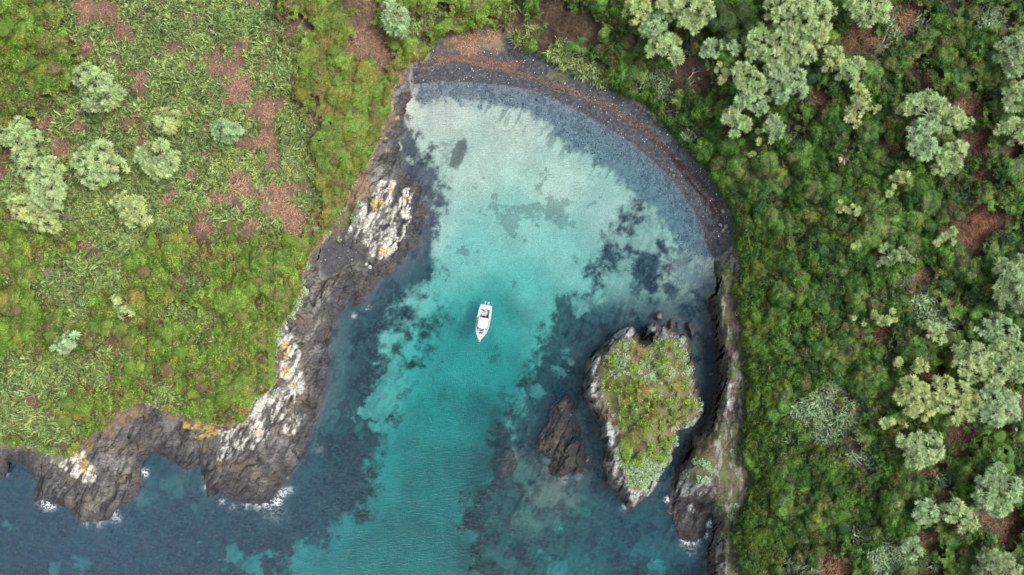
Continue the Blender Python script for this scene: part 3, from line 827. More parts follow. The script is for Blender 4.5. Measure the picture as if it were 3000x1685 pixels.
# ------------------------------------------------------------------ sea water: a closed body
wu = np.concatenate([U[:41:3], np.arange(-60, 2640, 8.0), U[-41::3]]); wv_ = np.concatenate([V[:41:3], np.arange(-60, 1510, 8.0), V[-41::3]])
WGU, WGV = np.meshgrid(wu, wv_)
foam = np.zeros(WGU.shape)
for (u, v, r, s) in [(675, 1268, 14, 1.3), (700, 1262, 12, 1.5), (712, 1240, 12, 1.3), (730, 1232, 10, 1.0), (650, 1272, 12, 1.1), (620, 1270, 12, .8), (720, 1190, 16, .7), (745, 1160, 14, .6), (560, 1262, 10, .8), (585, 1275, 10, .7), (515, 1225, 9, .7), (118, 1268, 16, 1.4), (132, 1276, 10, 1.1), (100, 1266, 8, 1.1),
                     (283, 1290, 14, 1.3), (292, 1305, 14, 1.0), (365, 1190, 11, 1.3), (352, 1200, 6, .8), (250, 1318, 14, .7), (215, 1320, 10, .7), (1678, 1258, 8, 1.6), (1690, 1285, 8, 1.0), (1725, 1362, 14, 1.2), (1750, 1364, 12, 1.1), (1786, 1318, 10, 1.6), (1778, 1345, 9, 1.5), (1771, 1278, 9, .7), (1570, 1276, 10, .8),
                     (1475, 1160, 9, .7), (1455, 1200, 10, .6), (1420, 1205, 12, .6), (829, 803, 9, .8), (890, 795, 9, .9), (925, 775, 8, .8), (1400, 1060, 8, .3), (1435, 1040, 9, .5), (1740, 1385, 25, .45), (1720, 1330, 14, .5), (690, 1290, 30, .5), (480, 1160, 12, .3), (800, 1130, 16, .4), (1790, 740, 16, .25), (15, 1190, 12, .6)]:
    foam = np.maximum(foam, s * np.exp(-((WGU - u) ** 2 + (WGV - v) ** 2) / (2 * (r * 0.75) ** 2)))
md = idw(WGU, WGV, [(1200, 350, 0.04), (1300, 500, 0.03), (1600, 450, 0.09), (1700, 600, 0.12), (1250, 230, 0.09), (1230, 800, 0.035), (1100, 1000, 0.035), (1050, 1300, 0.05), (1100, 1430, 0.06), (800, 1300, 0.13), (300, 1400, 0.19), (50, 1300, 0.17), (500, 1300, 0.15), (900, 1100, 0.08), (880, 850, 0.09), (1080, 600, 0.10), (1350, 1250, 0.05), (1600, 1400, 0.15), (1480, 1000, 0.09), (1780, 900, 0.08), (1600, 760, 0.10), (1780, 700, 0.14)], 3.0)
X_, Y_ = to_world(WGU, WGV, 0.0)
nvw, nuw = WGU.shape
wi = np.arange(nvw * nuw).reshape(nvw, nuw)
top = np.stack([wi[1:, :-1], wi[1:, 1:], wi[:-1, 1:], wi[:-1, :-1]], -1).reshape(-1, 4)
verts = np.stack([X_, Y_, np.zeros_like(X_)], -1).reshape(-1, 3)
per = np.concatenate([wi[0, :], wi[1:, -1], wi[-1, -2::-1], wi[-2:0:-1, 0]])
nb = len(per)
low_v = verts[per].copy(); low_v[:, 2] = -40
b0 = len(verts)
verts2 = np.concatenate([verts, low_v])
side = []
for i in range(nb):
    j = (i + 1) % nb
    side.append([per[i], per[j], b0 + j, b0 + i])
bottom = list(range(b0 + nb - 1, b0 - 1, -1))
flat = np.concatenate([top.ravel(), np.array(side).ravel(), np.array(bottom)])
sizes = np.concatenate([np.full(len(top) + len(side), 4), [nb]])
pad = np.zeros(nb)
me = make_mesh('sea', verts2, flat, sizes, M_WATER, {'foam': np.concatenate([foam.ravel(), pad]), 'murk': np.concatenate([md.ravel() * 0.62, pad])})
bm = bmesh.new(); bm.from_mesh(me); bmesh.ops.recalc_face_normals(bm, faces=bm.faces); bm.to_mesh(me); bm.free()
link('sea_water', me, kind='structure')

# ------------------------------------------------------------------ plants: generators (all real leaf and blade geometry)
def unit(a):
    return a / (np.linalg.norm(a, axis=-1, keepdims=True) + 1e-9)


def leaves(C, N, Lg, W, r):
    """rhombic leaves at C facing N; returns verts (n*4,3)"""
    n = len(C)
    a = unit(np.cross(N, unit(r.normal(size=(n, 3)))))
    b = np.cross(N, a)
    Lg = np.broadcast_to(Lg, (n,))[:, None]; W = np.broadcast_to(W, (n,))[:, None]
    return np.stack([C - a * Lg * .5, C + b * W * .5, C + a * Lg * .5, C - b * W * .5], 1).reshape(-1, 3)


def blades(B, D, Lg, W, droop, r, seg=2, roll=0.6):
    """arching tapered ribbons: B base, D unit direction, returns verts, quad faces, t along the blade"""
    n = len(B)
    side = unit(np.cross(D, np.array([0, 0, 1.0])) + 1e-6)
    up = np.cross(side, D)
    ro = r.normal(size=(n, 1)) * roll
    side = side * np.cos(ro) + up * np.sin(ro)
    Lg = np.broadcast_to(Lg, (n,))[:, None]; W = np.broadcast_to(W, (n,))[:, None]; droop = np.broadcast_to(droop, (n,))[:, None]
    vs = []; ts = []
    for k in range(seg + 1):
        tt = k / seg
        c = B + D * Lg * tt - np.array([0, 0, 1.0]) * droop * Lg * tt * tt
        ww = W * (0.5 if k == 0 else (0.12 if k == seg else 1.0)) * 0.5
        vs += [c - side * ww, c + side * ww]
        ts += [np.full(n, tt)] * 2
    Vt = np.stack(vs, 1); T = np.stack(ts, 1)
    m = 2 * (seg + 1)
    f = np.concatenate([[2 * k, 2 * k + 1, 2 * k + 3, 2 * k + 2] for k in range(seg)])
    F = (np.arange(n)[:, None] * m + f[None, :]).ravel()
    return Vt.reshape(-1, 3), F, T.ravel()


def tube(pts, rad, sides=6):
    """tapered tube through points; returns verts, quads"""
    pts = np.asarray(pts, float); n = len(pts)
    tan = unit(np.gradient(pts, axis=0))
    ref = np.array([1.0, 0.13, 0.05])
    a = unit(np.cross(tan, ref)); b = np.cross(tan, a)
    ang = np.arange(sides) * 2 * math.pi / sides
    ring = pts[:, None, :] + (a[:, None, :] * np.cos(ang)[None, :, None] + b[:, None, :] * np.sin(ang)[None, :, None]) * np.asarray(rad)[:, None, None]
    F = []
    for i in range(n - 1):
        for j in range(sides):
            k = (j + 1) % sides
            F += [i * sides + j, i * sides + k, (i + 1) * sides + k, (i + 1) * sides + j]
    return ring.reshape(-1, 3), np.array(F)


class Acc:
    """collects loose pieces of one mesh"""
    def __init__(s):
        s.v = []; s.f = []; s.c = []; s.n = 0

    def add(s, v, f, c):
        v = np.asarray(v); c = np.asarray(c, float)
        if c.ndim == 1:
            c = np.broadcast_to(c, (len(v), 3))
        s.v.append(v); s.f.append(np.asarray(f).ravel() + s.n); s.c.append(c); s.n += len(v)

    def mesh(s, name, mat, smooth=False):
        return make_mesh(name, np.concatenate(s.v), np.concatenate(s.f), 4, mat, {'leafcol': np.concatenate(s.c)}, smooth)


def dome_points(n, r, lump=0.25, flat=0.8, lobes=9):
    """points and normals over a lumpy low dome of radius 1"""
    d = unit(r.normal(size=(n, 3))); d[:, 2] = np.abs(d[:, 2]) * 1.0 - 0.12
    d = unit(d)
    ld = unit(r.normal(size=(lobes, 3)) * [1, 1, 0.8]); ld[:, 2] = np.abs(ld[:, 2]); la = r.uniform(0.5, 1, lobes)
    dots = np.clip(d @ ld.T, 0, 1) ** 9 * la
    rad = 1 - lump + lump * 1.5 * dots.max(1)
    P = d * rad[:, None]; P[:, 2] *= flat
    return P, unit(d * [1, 1, 1.0 / flat]), ld, la


def core(r, ld, la, lump, flat, nu=12, nv=5):
    th_ = np.linspace(0, 2 * math.pi, nu, endpoint=False); ph = np.linspace(-0.1, math.pi / 2, nv)
    d = np.stack([np.cos(ph)[:, None] * np.cos(th_), np.cos(ph)[:, None] * np.sin(th_), np.sin(ph)[:, None] * np.ones(nu)], -1).reshape(-1, 3)
    dots = np.clip(d @ ld.T, 0, 1) ** 9 * la
    rad = (1 - lump + lump * 1.5 * dots.max(1)) * 0.88
    P = d * rad[:, None]; P[:, 2] *= flat
    F = [[i * nu + j, i * nu + (j + 1) % nu, (i + 1) * nu + (j + 1) % nu, (i + 1) * nu + j] for i in range(nv - 1) for j in range(nu)]
    return P, np.array(F).ravel()


def dome_variant(seed, nleaf, leaf, R0, lump=0.25, flat=0.8, lobes=9):
    """unit-coloured shrub of radius R0: verts, faces, colours (value only)"""
    r = np.random.default_rng(seed)
    P, N, ld, la = dome_points(nleaf, r, lump, flat, lobes)
    N = unit(N + r.normal(size=N.shape) * 0.45)
    P = P * R0 + r.normal(size=P.shape) * leaf * 0.6
    sz = leaf * r.uniform(0.6, 1.4, nleaf)
    v = leaves(P, N, sz, sz * 0.7, r)
    val = r.uniform(0.62, 1.38, nleaf)
    yel = r.uniform(-1, 1, nleaf)
    c = np.stack([val * (1 + 0.12 * yel), val, val * (1 - 0.15 * yel)], 1)
    f = np.arange(nleaf * 4)
    cv, cf = core(r, ld, la, lump, flat)
    V_ = np.concatenate([v, cv * R0]); F_ = np.concatenate([f, cf + len(v)]); C_ = np.concatenate([np.repeat(c, 4, 0), np.broadcast_to([0.85, 0.8, 0.75], (len(cv), 3))])
    return V_, F_, C_


def rotz(v, a):
    ca, sa = math.cos(a), math.sin(a)
    return np.stack([v[..., 0] * ca - v[..., 1] * sa, v[..., 0] * sa + v[..., 1] * ca, v[..., 2]], -1)


# ------------------------------------------------------------------ where plants grow (layout units)
FLAX = [(130, -80), (690, -80), (690, 10), (735, 75), (735, 130), (750, 200), (745, 280), (790, 330), (795, 470), (770, 560), (690, 600), (600, 575), (520, 570), (480, 545), (420, 555), (390, 600), (320, 650), (240, 635), (185, 560), (120, 590), (-60, 490), (-60, 395), (60, 370), (95, 330), (110, 260), (190, 230), (215, 150), (200, 90), (140, 40)]
FLAX2 = [(-60, 860), (60, 890), (130, 900), (200, 895), (240, 930), (230, 960), (160, 1000), (90, 1010), (120, 1040), (190, 1060), (200, 1100), (180, 1135), (120, 1125), (30, 1085), (-60, 1090)]
FLAX3 = [(110, 690), (170, 650), (300, 660), (325, 730), (230, 755), (235, 800), (160, 825), (140, 770), (100, 750)]
FLAXC = [(430, 780, 22), (470, 790, 26), (400, 795, 18), (270, 880, 30), (310, 910, 28), (400, 990, 32), (430, 985, 20), (475, 700, 26), (500, 710, 20), (530, 790, 18), (520, 820, 18), (260, 955, 24), (450, 1010, 16), (490, 850, 14), (540, 855, 14),
         (1050, 62, 24), (1090, 50, 20), (1060, 95, 14), (1115, 20, 16), (1030, 75, 14), (1372, 118, 22), (1400, 132, 28), (1440, 152, 30), (1468, 165, 24), (1498, 182, 30), (1540, 202, 12), (1300, 20, 25), (1335, 70, 20), (1300, 105, 15), (1655, 188, 24), (1672, 225, 26), (1740, 330, 22), (1690, 275, 18), (1615, 225, 14), (1705, 165, 14), (1730, 120, 16),
         (2060, 1020, 46), (2090, 1075, 50), (2125, 1060, 30), (2020, 1030, 34), (2085, 990, 26), (1990, 1100, 20), (2160, 1145, 30), (2190, 1165, 22), (2330, 775, 40), (2360, 795, 28), (2435, 755, 18), (2395, 815, 20), (2232, 1410, 48), (2290, 1400, 26), (2160, 1345, 22), (2000, 1425, 28), (2040, 1435, 14), (2375, 1210, 20), (2350, 1430, 24), (2285, 712, 24), (2430, 490, 18), (2000, 345, 20),
         (2480, 35, 34), (2320, 60, 16), (2235, 890, 20), (2540, 1360, 20), (2150, 1010, 16), (2250, 1070, 8), (2545, 1330, 14), (2420, 1335, 14), (2130, 400, 10), (2250, 70, 14), (2480, 620, 8), (2380, 380, 6), (2170, 1020, 14)]
BROWN = [(1180, 96, 26), (1236, 92, 22), (1135, 110, 14), (210, 25, 28), (270, 40, 30), (315, 75, 18), (350, 210, 22), (215, 120, 12), (325, 270, 16), (195, 320, 18), (150, 370, 32), (15, 390, 18), (105, 310, 18), (545, 170, 22), (600, 220, 28), (595, 135, 16), (615, 100, 14), (480, 440, 18), (420, 500, 20), (595, 465, 28), (545, 505, 24), (510, 570, 18), (659, 165, 14), (739, 75, 18), (674, 280, 28), (659, 360, 32),
         (694, 490, 28), (744, 535, 36), (655, 475, 14), (784, 300, 16), (620, 300, 14), (924, 100, 34), (948, 135, 26), (912, 30, 30), (914, 0, 22), (215, 622, 14), (440, 130, 9), (380, 140, 8), (515, 130, 8), (690, 400, 16), (640, 560, 18), (740, 470, 14), (515, 380, 10), (330, 310, 14), (260, 300, 10),
         (1420, 50, 42), (1470, 70, 30), (1390, 20, 30), (1738, 175, 38), (1700, 200, 22), (1770, 210, 22), (2277, 40, 34), (2157, 90, 38), (2200, 105, 20), (2067, 235, 26), (2345, 205, 18), (2330, 185, 14), (2437, 262, 34), (2447, 365, 38), (2132, 362, 18), (2252, 370, 22), (2467, 435, 22), (2447, 580, 52), (2480, 560, 30), (2537, 555, 18), (2322, 695, 18), (2552, 370, 20),
         (2432, 10, 20), (2517, 40, 20), (2222, 834, 30), (2347, 944, 18), (2412, 1100, 32), (2440, 1080, 20), (2567, 1020, 24), (2537, 1090, 22), (2342, 1190, 20), (2372, 1244, 15), (2337, 1350, 22), (2522, 1325, 38), (2480, 1310, 18), (2092, 1430, 32), (2147, 1024, 16), (2127, 1104, 10), (1400, 700, 0), (2290, 730, 8), (2010, 300, 14), (1280, 60, 14), (1290, 40, 12)]
BROWN = [b for b in BROWN if b[2] > 0]
BR = [(b[0], b[1], b[2] * 0.95 + (8 if b[0] < 1000 else 6)) for b in BROWN]


def brown_d(u, v):
    wx_ = (fbm(u / 30, v / 30, 3, 231) - 0.5) * 75; wy_ = (fbm(u / 30, v / 30, 3, 232) - 0.5) * 75
    return sdf_circles(u + wx_, v + wy_, BR)


def flax_d(u, v):
    wx_ = (fbm(u / 38, v / 38, 4, 251) - 0.5) * 95; wy_ = (fbm(u / 38, v / 38, 4, 252) - 0.5) * 95
    return np.maximum(pts_sdf(u + wx_, v + wy_, [FLAX, FLAX2, FLAX3], []), pts_sdf(u + wx_ * 0.25, v + wy_ * 0.25, [], FLAXC))


def pts_sdf(px, py, polys, circles):
    d = np.full(px.shape, -1e9)
    for p in polys:
        d = np.maximum(d, sdf_poly(px, py, p))
    if circles:
        d = np.maximum(d, sdf_circles(px, py, circles))
    return d


def scatter(spacing_m, box=(-55, -55, 2632, 1502), jitter=0.85, seed=1):
    r = np.random.default_rng(seed)
    st = spacing_m / SC
    us = np.arange(box[0], box[2], st); vs = np.arange(box[1], box[3], st * 0.87)
    gu, gv = np.meshgrid(us, vs)
    gu = gu + (np.arange(len(vs)) % 2)[:, None] * st * 0.5
    gu = gu + r.uniform(-.5, .5, gu.shape) * st * jitter; gv = gv + r.uniform(-.5, .5, gv.shape) * st * jitter
    return gu.ravel(), gv.ravel()


# ------------------------------------------------------------------ the cabbage trees: label, tint, height, crown lobes (u, v, r)
TINT_L = (0.39, 0.51, 0.235); TINT_Y = (0.43, 0.52, 0.215); TINT_B = (0.34, 0.48, 0.255); TINT_D = (0.30, 0.41, 0.20)
TREES = [
 ('large round pale green cabbage tree, highest on the left headland, above the flax', TINT_L, 4.5, [(220, 195, 28), (252, 218, 30), (284, 238, 25), (236, 252, 24), (264, 256, 20)]),
 ('yellowish round cabbage tree in the middle of the left flax field', TINT_Y, 3.2, [(408, 300, 24), (432, 300, 24), (420, 318, 20)]),
 ('small bluish cabbage tree over a bright green bush in the left flax field', TINT_B, 3.4, [(560, 330, 22), (584, 330, 22), (580, 345, 16), (570, 322, 18)]),
 ('broad round cabbage tree between the tall left grove and the flax', TINT_L, 4.5, [(222, 402, 28), (254, 385, 30), (280, 425, 28), (236, 440, 30), (192, 415, 12), (262, 415, 26)]),
 ('compact cauliflower-shaped pale cabbage tree in the centre of the left flax', TINT_L, 4.0, [(360, 393, 20), (398, 383, 28), (425, 405, 26), (400, 425, 24), (378, 412, 22)]),
 ('olive cabbage tree with two lobes at the lower edge of the left flax field', TINT_Y, 3.8, [(308, 508, 20), (335, 520, 26), (360, 545, 18), (325, 545, 20)]),
 ('cabbage tree at the left picture edge, topmost of the left grove', TINT_L, 4.5, [(20, 345, 20), (55, 322, 22), (82, 345, 20), (48, 358, 18)]),
 ('long irregular cabbage tree forming the middle of the left grove', TINT_L, 5.0, [(62, 390, 22), (82, 422, 26), (122, 428, 28), (140, 455, 22), (100, 465, 26), (130, 500, 28), (92, 495, 16)]),
 ('smaller pale cabbage tree at the lower left of the left grove', TINT_Y, 4.2, [(58, 522, 28), (70, 548, 16), (36, 516, 12)]),
 ('yellow-green cabbage tree at the lower right foot of the left grove', TINT_Y, 4.0, [(118, 556, 26), (108, 540, 14), (140, 572, 16)]),
 ('silvery bluish small cabbage tree alone in the lower left scrub', TINT_B, 3.0, [(172, 858, 22), (158, 876, 12), (133, 876, 7), (185, 850, 14)]),
 ('small ragged yellowish cabbage tree above the lower left scrub', TINT_Y, 3.0, [(295, 760, 14), (318, 784, 16), (336, 772, 10), (286, 752, 8)]),
 ('tall oval cabbage tree alone above the left end of the beach', TINT_B, 5.0, [(994, 45, 30), (1004, 76, 18), (984, 24, 20), (1014, 50, 20)]),
 ('upper left outermost cabbage tree of the big grove, with a rounded yellowish head', TINT_Y, 6.5, [(1608, 25, 28), (1600, 46, 16), (1590, 18, 16)]),
 ('bluish cabbage tree behind the yellowish one at the left side of the big grove', TINT_B, 6.0, [(1640, 70, 26), (1662, 52, 20), (1622, 84, 12)]),
 ('cabbage tree with bare pale stems hanging lowest at the left side of the big grove', TINT_L, 5.5, [(1664, 112, 26), (1700, 138, 20), (1636, 128, 14), (1690, 102, 18)]),
 ('wide cabbage tree at the top edge between the yellowish tree and the dark tree', TINT_L, 6.5, [(1665, 12, 16), (1700, 10, 20), (1732, 20, 24), (1770, 30, 28), (1750, 62, 18), (1722, 55, 16)]),
 ('low cabbage tree directly under the dark round tree in the grove', TINT_B, 5.5, [(1790, 122, 20), (1830, 110, 16), (1850, 126, 14), (1772, 136, 10)]),
 ('rounded cabbage tree right of the dark tree, leaning to the beach', TINT_L, 6.5, [(1900, 92, 28), (1902, 125, 22), (1884, 142, 12)]),
 ('thin scattered tuft cabbage tree with bare branches, nearest the beach in the grove', TINT_Y, 5.0, [(1810, 160, 9), (1822, 186, 12), (1800, 176, 6), (1816, 208, 8)]),
 ('dense cabbage tree above the three lowest ones of the big grove', TINT_L, 6.5, [(1862, 182, 22), (1892, 200, 24), (1900, 222, 22), (1870, 215, 18)]),
 ('middle one of the stepped cabbage trees on the grove edge facing the beach', TINT_B, 6.0, [(1880, 250, 22), (1912, 262, 22), (1858, 256, 12)]),
 ('lowest dense cabbage tree of the stepped edge facing the beach', TINT_L, 6.0, [(1840, 290, 20), (1866, 312, 22), (1850, 336, 12), (1828, 302, 12)]),
 ('small isolated tuft pair below the stepped edge of the big grove', TINT_Y, 4.5, [(1910, 330, 10), (1908, 354, 10)]),
 ('tiny single tuft cabbage tree at the lowest tip of the big grove', TINT_D, 4.0, [(1892, 388, 10)]),
 ('very large pale cabbage tree at the top edge right of the dark tree', TINT_L, 7.5, [(1958, 20, 32), (2008, 20, 32), (2060, 28, 30), (2038, 62, 28), (1985, 60, 28), (2020, 45, 26)]),
 ('bright cabbage tree on the right flank of the big grove by the brown gap', TINT_Y, 6.5, [(2055, 90, 24), (2072, 62, 16), (2030, 100, 18)]),
 ('widest cabbage tree in the heart of the big grove', TINT_L, 7.0, [(1960, 98, 28), (2000, 112, 32), (2026, 135, 22), (1948, 142, 22), (1985, 150, 22)]),
 ('bluish lower cabbage tree below the heart of the big grove', TINT_B, 6.5, [(1950, 185, 28), (1990, 200, 28), (2010, 226, 18), (1968, 236, 20)]),
 ('narrow cabbage tree hanging at the lower tip of the big grove', TINT_D, 5.5, [(1946, 300, 13), (1950, 330, 18), (1940, 352, 10), (1930, 315, 14), (1965, 315, 10)]),
 ('round cabbage tree at the top edge just right of the big grove', TINT_L, 6.5, [(2160, 12, 28), (2205, 18, 28), (2182, 48, 20), (2222, 45, 12)]),
 ('first small cabbage tree right of the grove beside a dark bush', TINT_Y, 5.5, [(2095, 142, 20), (2080, 165, 14), (2086, 128, 12)]),
 ('second cabbage tree right of the grove, rounder, just beside the first small one', TINT_L, 5.5, [(2122, 170, 22), (2155, 165, 20), (2140, 196, 16)]),
 ('thin branching pale cabbage tree with an arm reaching right, under the round pair', TINT_Y, 5.0, [(2160, 225, 13), (2165, 252, 18), (2150, 282, 17), (2190, 276, 11), (2210, 271, 7), (2138, 300, 12), (2156, 312, 10)]),
 ('upper part tree of the big right-hand clump, arched over', TINT_L, 6.5, [(2300, 258, 22), (2280, 276, 15), (2335, 254, 22), (2362, 270, 20), (2400, 300, 24), (2425, 310, 14), (2378, 320, 18)]),
 ('middle left tree of the big right-hand clump', TINT_B, 6.5, [(2310, 330, 25), (2342, 308, 18), (2300, 352, 20), (2332, 372, 24), (2312, 388, 15)]),
 ('lowest tree of the big right-hand clump beside brown bushes', TINT_L, 6.0, [(2390, 390, 26), (2412, 374, 18), (2370, 416, 20), (2350, 432, 9), (2402, 422, 12)]),
 ('olive cabbage tree at the right picture edge, topmost of three', TINT_D, 6.5, [(2540, 128, 32), (2574, 118, 32), (2550, 170, 22), (2518, 142, 14), (2580, 155, 22)]),
 ('cabbage tree at the right picture edge, middle of three', TINT_L, 6.0, [(2552, 238, 26), (2580, 232, 22), (2540, 266, 14)]),
 ('cabbage tree at the right picture edge, lowest of three beside brown bracken', TINT_L, 6.0, [(2540, 322, 22), (2574, 330, 26), (2560, 350, 16), (2522, 326, 12)]),
 ('sparse yellow-white cabbage tree with bare branches to its right', TINT_Y, 4.5, [(2255, 450, 14), (2272, 440, 10), (2235, 487, 11), (2246, 470, 10), (2286, 455, 7)]),
 ('small kidney-shaped pale cabbage tree, left of a twin in the right scrub', TINT_Y, 4.0, [(2108, 508, 10), (2105, 526, 9)]),
 ('small pale cabbage tree, right of the kidney-shaped one', TINT_Y, 4.0, [(2140, 527, 10), (2156, 530, 10), (2125, 522, 6)]),
 ('thin slanting cream cabbage tree with a bare grey branch', TINT_Y, 3.8, [(2160, 611, 9), (2175, 600, 8), (2179, 590, 5), (2146, 619, 4)]),
 ('ragged open cabbage tree showing white branches in the right scrub', TINT_D, 4.5, [(2215, 626, 11), (2240, 650, 15), (2270, 640, 14), (2295, 652, 9), (2210, 662, 9), (2230, 620, 8)]),
 ('small cabbage tree against the large red-brown bush', TINT_Y, 4.5, [(2375, 597, 15), (2396, 581, 11), (2390, 610, 11), (2358, 611, 9)]),
 ('broad grey-green cabbage tree at the right edge above the brown twigs', TINT_D, 6.0, [(2530, 680, 26), (2562, 668, 22), (2510, 662, 12), (2550, 710, 26), (2514, 722, 14)]),
 ('cabbage tree at the right edge just under the broad grey-green one', TINT_D, 6.0, [(2520, 752, 18), (2560, 742, 26), (2570, 772, 18)]),
 ('oval cabbage tree with a white trunk leaning in from the left, right scrub', TINT_B, 5.5, [(2475, 830, 22), (2508, 818, 26), (2535, 842, 22), (2500, 852, 18), (2456, 826, 9)]),
 ('small flat cream cabbage tree with bare stems over a brown hollow', TINT_Y, 4.0, [(2205, 800, 11), (2225, 806, 12), (2250, 806, 8), (2200, 785, 5), (2246, 783, 5)]),
 ('tiny curved cream tuft tree left of the small flat one', TINT_Y, 3.5, [(2147, 797, 6), (2170, 815, 6), (2176, 805, 4)]),
 ('open cabbage tree with curved white branches showing below its crown', TINT_L, 5.0, [(2345, 828, 17), (2325, 820, 11), (2370, 826, 11), (2355, 857, 11), (2375, 852, 10)]),
 ('small tuft cabbage tree at the left end of a curved white branch', TINT_Y, 4.5, [(2260, 910, 12)]),
 ('small tuft cabbage tree at the right end of the curved white branch', TINT_Y, 4.5, [(2312, 920, 15), (2298, 914, 9), (2326, 932, 9)]),
 ('wide crowned cabbage tree, left of the largest pair at the right edge', TINT_L, 6.5, [(2420, 880, 18), (2450, 890, 26), (2425, 920, 24), (2460, 930, 28), (2400, 915, 10), (2440, 950, 16)]),
 ('largest cabbage tree at the right edge above the brown gap', TINT_L, 7.0, [(2512, 890, 26), (2552, 890, 28), (2520, 930, 28), (2562, 930, 26), (2500, 960, 18)]),
 ('yellowish left-hand tree of the long row of three merged crowns', TINT_Y, 6.0, [(2290, 975, 24), (2270, 1000, 18), (2316, 975, 18), (2290, 1026, 20), (2330, 1026, 18), (2342, 1000, 12), (2320, 1050, 10)]),
 ('yellowish middle tree of the long row of three merged crowns', TINT_Y, 6.0, [(2375, 975, 24), (2410, 985, 26), (2440, 1010, 22), (2400, 1025, 26), (2440, 1040, 18), (2370, 1010, 20), (2400, 1055, 12)]),
 ('bluish right-hand tree of the long row of three merged crowns', TINT_B, 6.0, [(2490, 1000, 28), (2530, 1010, 28), (2500, 1040, 28), (2540, 1040, 20), (2480, 1050, 16)]),
 ('tiny pale tree below the yellowish left-hand crown, the larger of two', TINT_Y, 3.5, [(2232, 1064, 13)]),
 ('tiny pale tree below the yellowish left-hand crown, the smaller of two', TINT_Y, 3.5, [(2272, 1071, 9)]),
 ('round isolated cabbage tree left of the dark bare gap in the lower right', TINT_L, 6.0, [(2300, 1118, 30), (2332, 1130, 30), (2300, 1155, 22), (2340, 1106, 20), (2262, 1106, 12), (2318, 1140, 26)]),
 ('small silvery cabbage tree above the big lower right crown', TINT_B, 5.0, [(2500, 1185, 15), (2515, 1175, 11)]),
 ('big spreading cabbage tree at the lower right above the orange-brown bracken', TINT_B, 6.5, [(2490, 1222, 26), (2528, 1230, 28), (2470, 1256, 22), (2510, 1270, 26), (2546, 1210, 18), (2560, 1256, 8), (2500, 1248, 26)]),
 ('upright oval cabbage tree, left of the low pair in the lower right', TINT_B, 5.0, [(2320, 1268, 16), (2340, 1290, 20), (2312, 1300, 16), (2325, 1262, 10)]),
 ('spiky rounded cabbage tree, right of the low pair in the lower right', TINT_L, 5.0, [(2400, 1280, 22), (2422, 1305, 22), (2384, 1296, 14), (2442, 1310, 15)]),
 ('pale low cabbage tree beside the brown hollow at the lower edge', TINT_B, 4.5, [(2290, 1375, 18), (2300, 1392, 14), (2270, 1382, 10), (2306, 1358, 9)]),
 ('wide cabbage tree cut by the bottom picture edge at lower right', TINT_D, 6.0, [(2490, 1410, 26), (2522, 1420, 28), (2480, 1442, 20), (2545, 1440, 18)]),
 ('single small tuft tree with a bare forked twig in the lower right scrub', TINT_Y, 3.2, [(2256, 1268, 7)]),
]

# tuft: rosette of stiff narrow blades
TUFTS = []
for i in range(5):
    r = np.random.default_rng(100 + i)
    n = 64
    az = r.uniform(0, 6.283, n); d = unit(np.stack([np.cos(az), np.sin(az), r.uniform(-0.25, 1.0, n) ** 1], 1))
    v, f, tt = blades(np.zeros((n, 3)) + d * 0.07, d, r.uniform(0.66, 0.95, n), 0.13, 0.10, r, 2, 0.35)
    val = np.repeat(r.uniform(0.7, 1.25, n), 6)
    c = np.stack([val * (0.95 + 0.2 * tt), val * (0.95 + 0.15 * tt), val * (0.9 + 0.25 * tt)], 1)
    dead = np.repeat(r.random(n) < 0.06, 6)
    c[dead] = c[dead] * [1.15, 0.85, 0.6]
    TUFTS.append((v, f, c))


def curve_pts(a, b, n, r, sag=0.15):
    a = np.asarray(a, float); b = np.asarray(b, float)
    t_ = np.linspace(0, 1, n)[:, None]
    mid = r.normal(size=3) * np.linalg.norm(b - a) * sag; mid[2] = abs(mid[2]) * -0.3
    return a * (1 - t_) + b * t_ + mid * np.sin(t_ * math.pi)


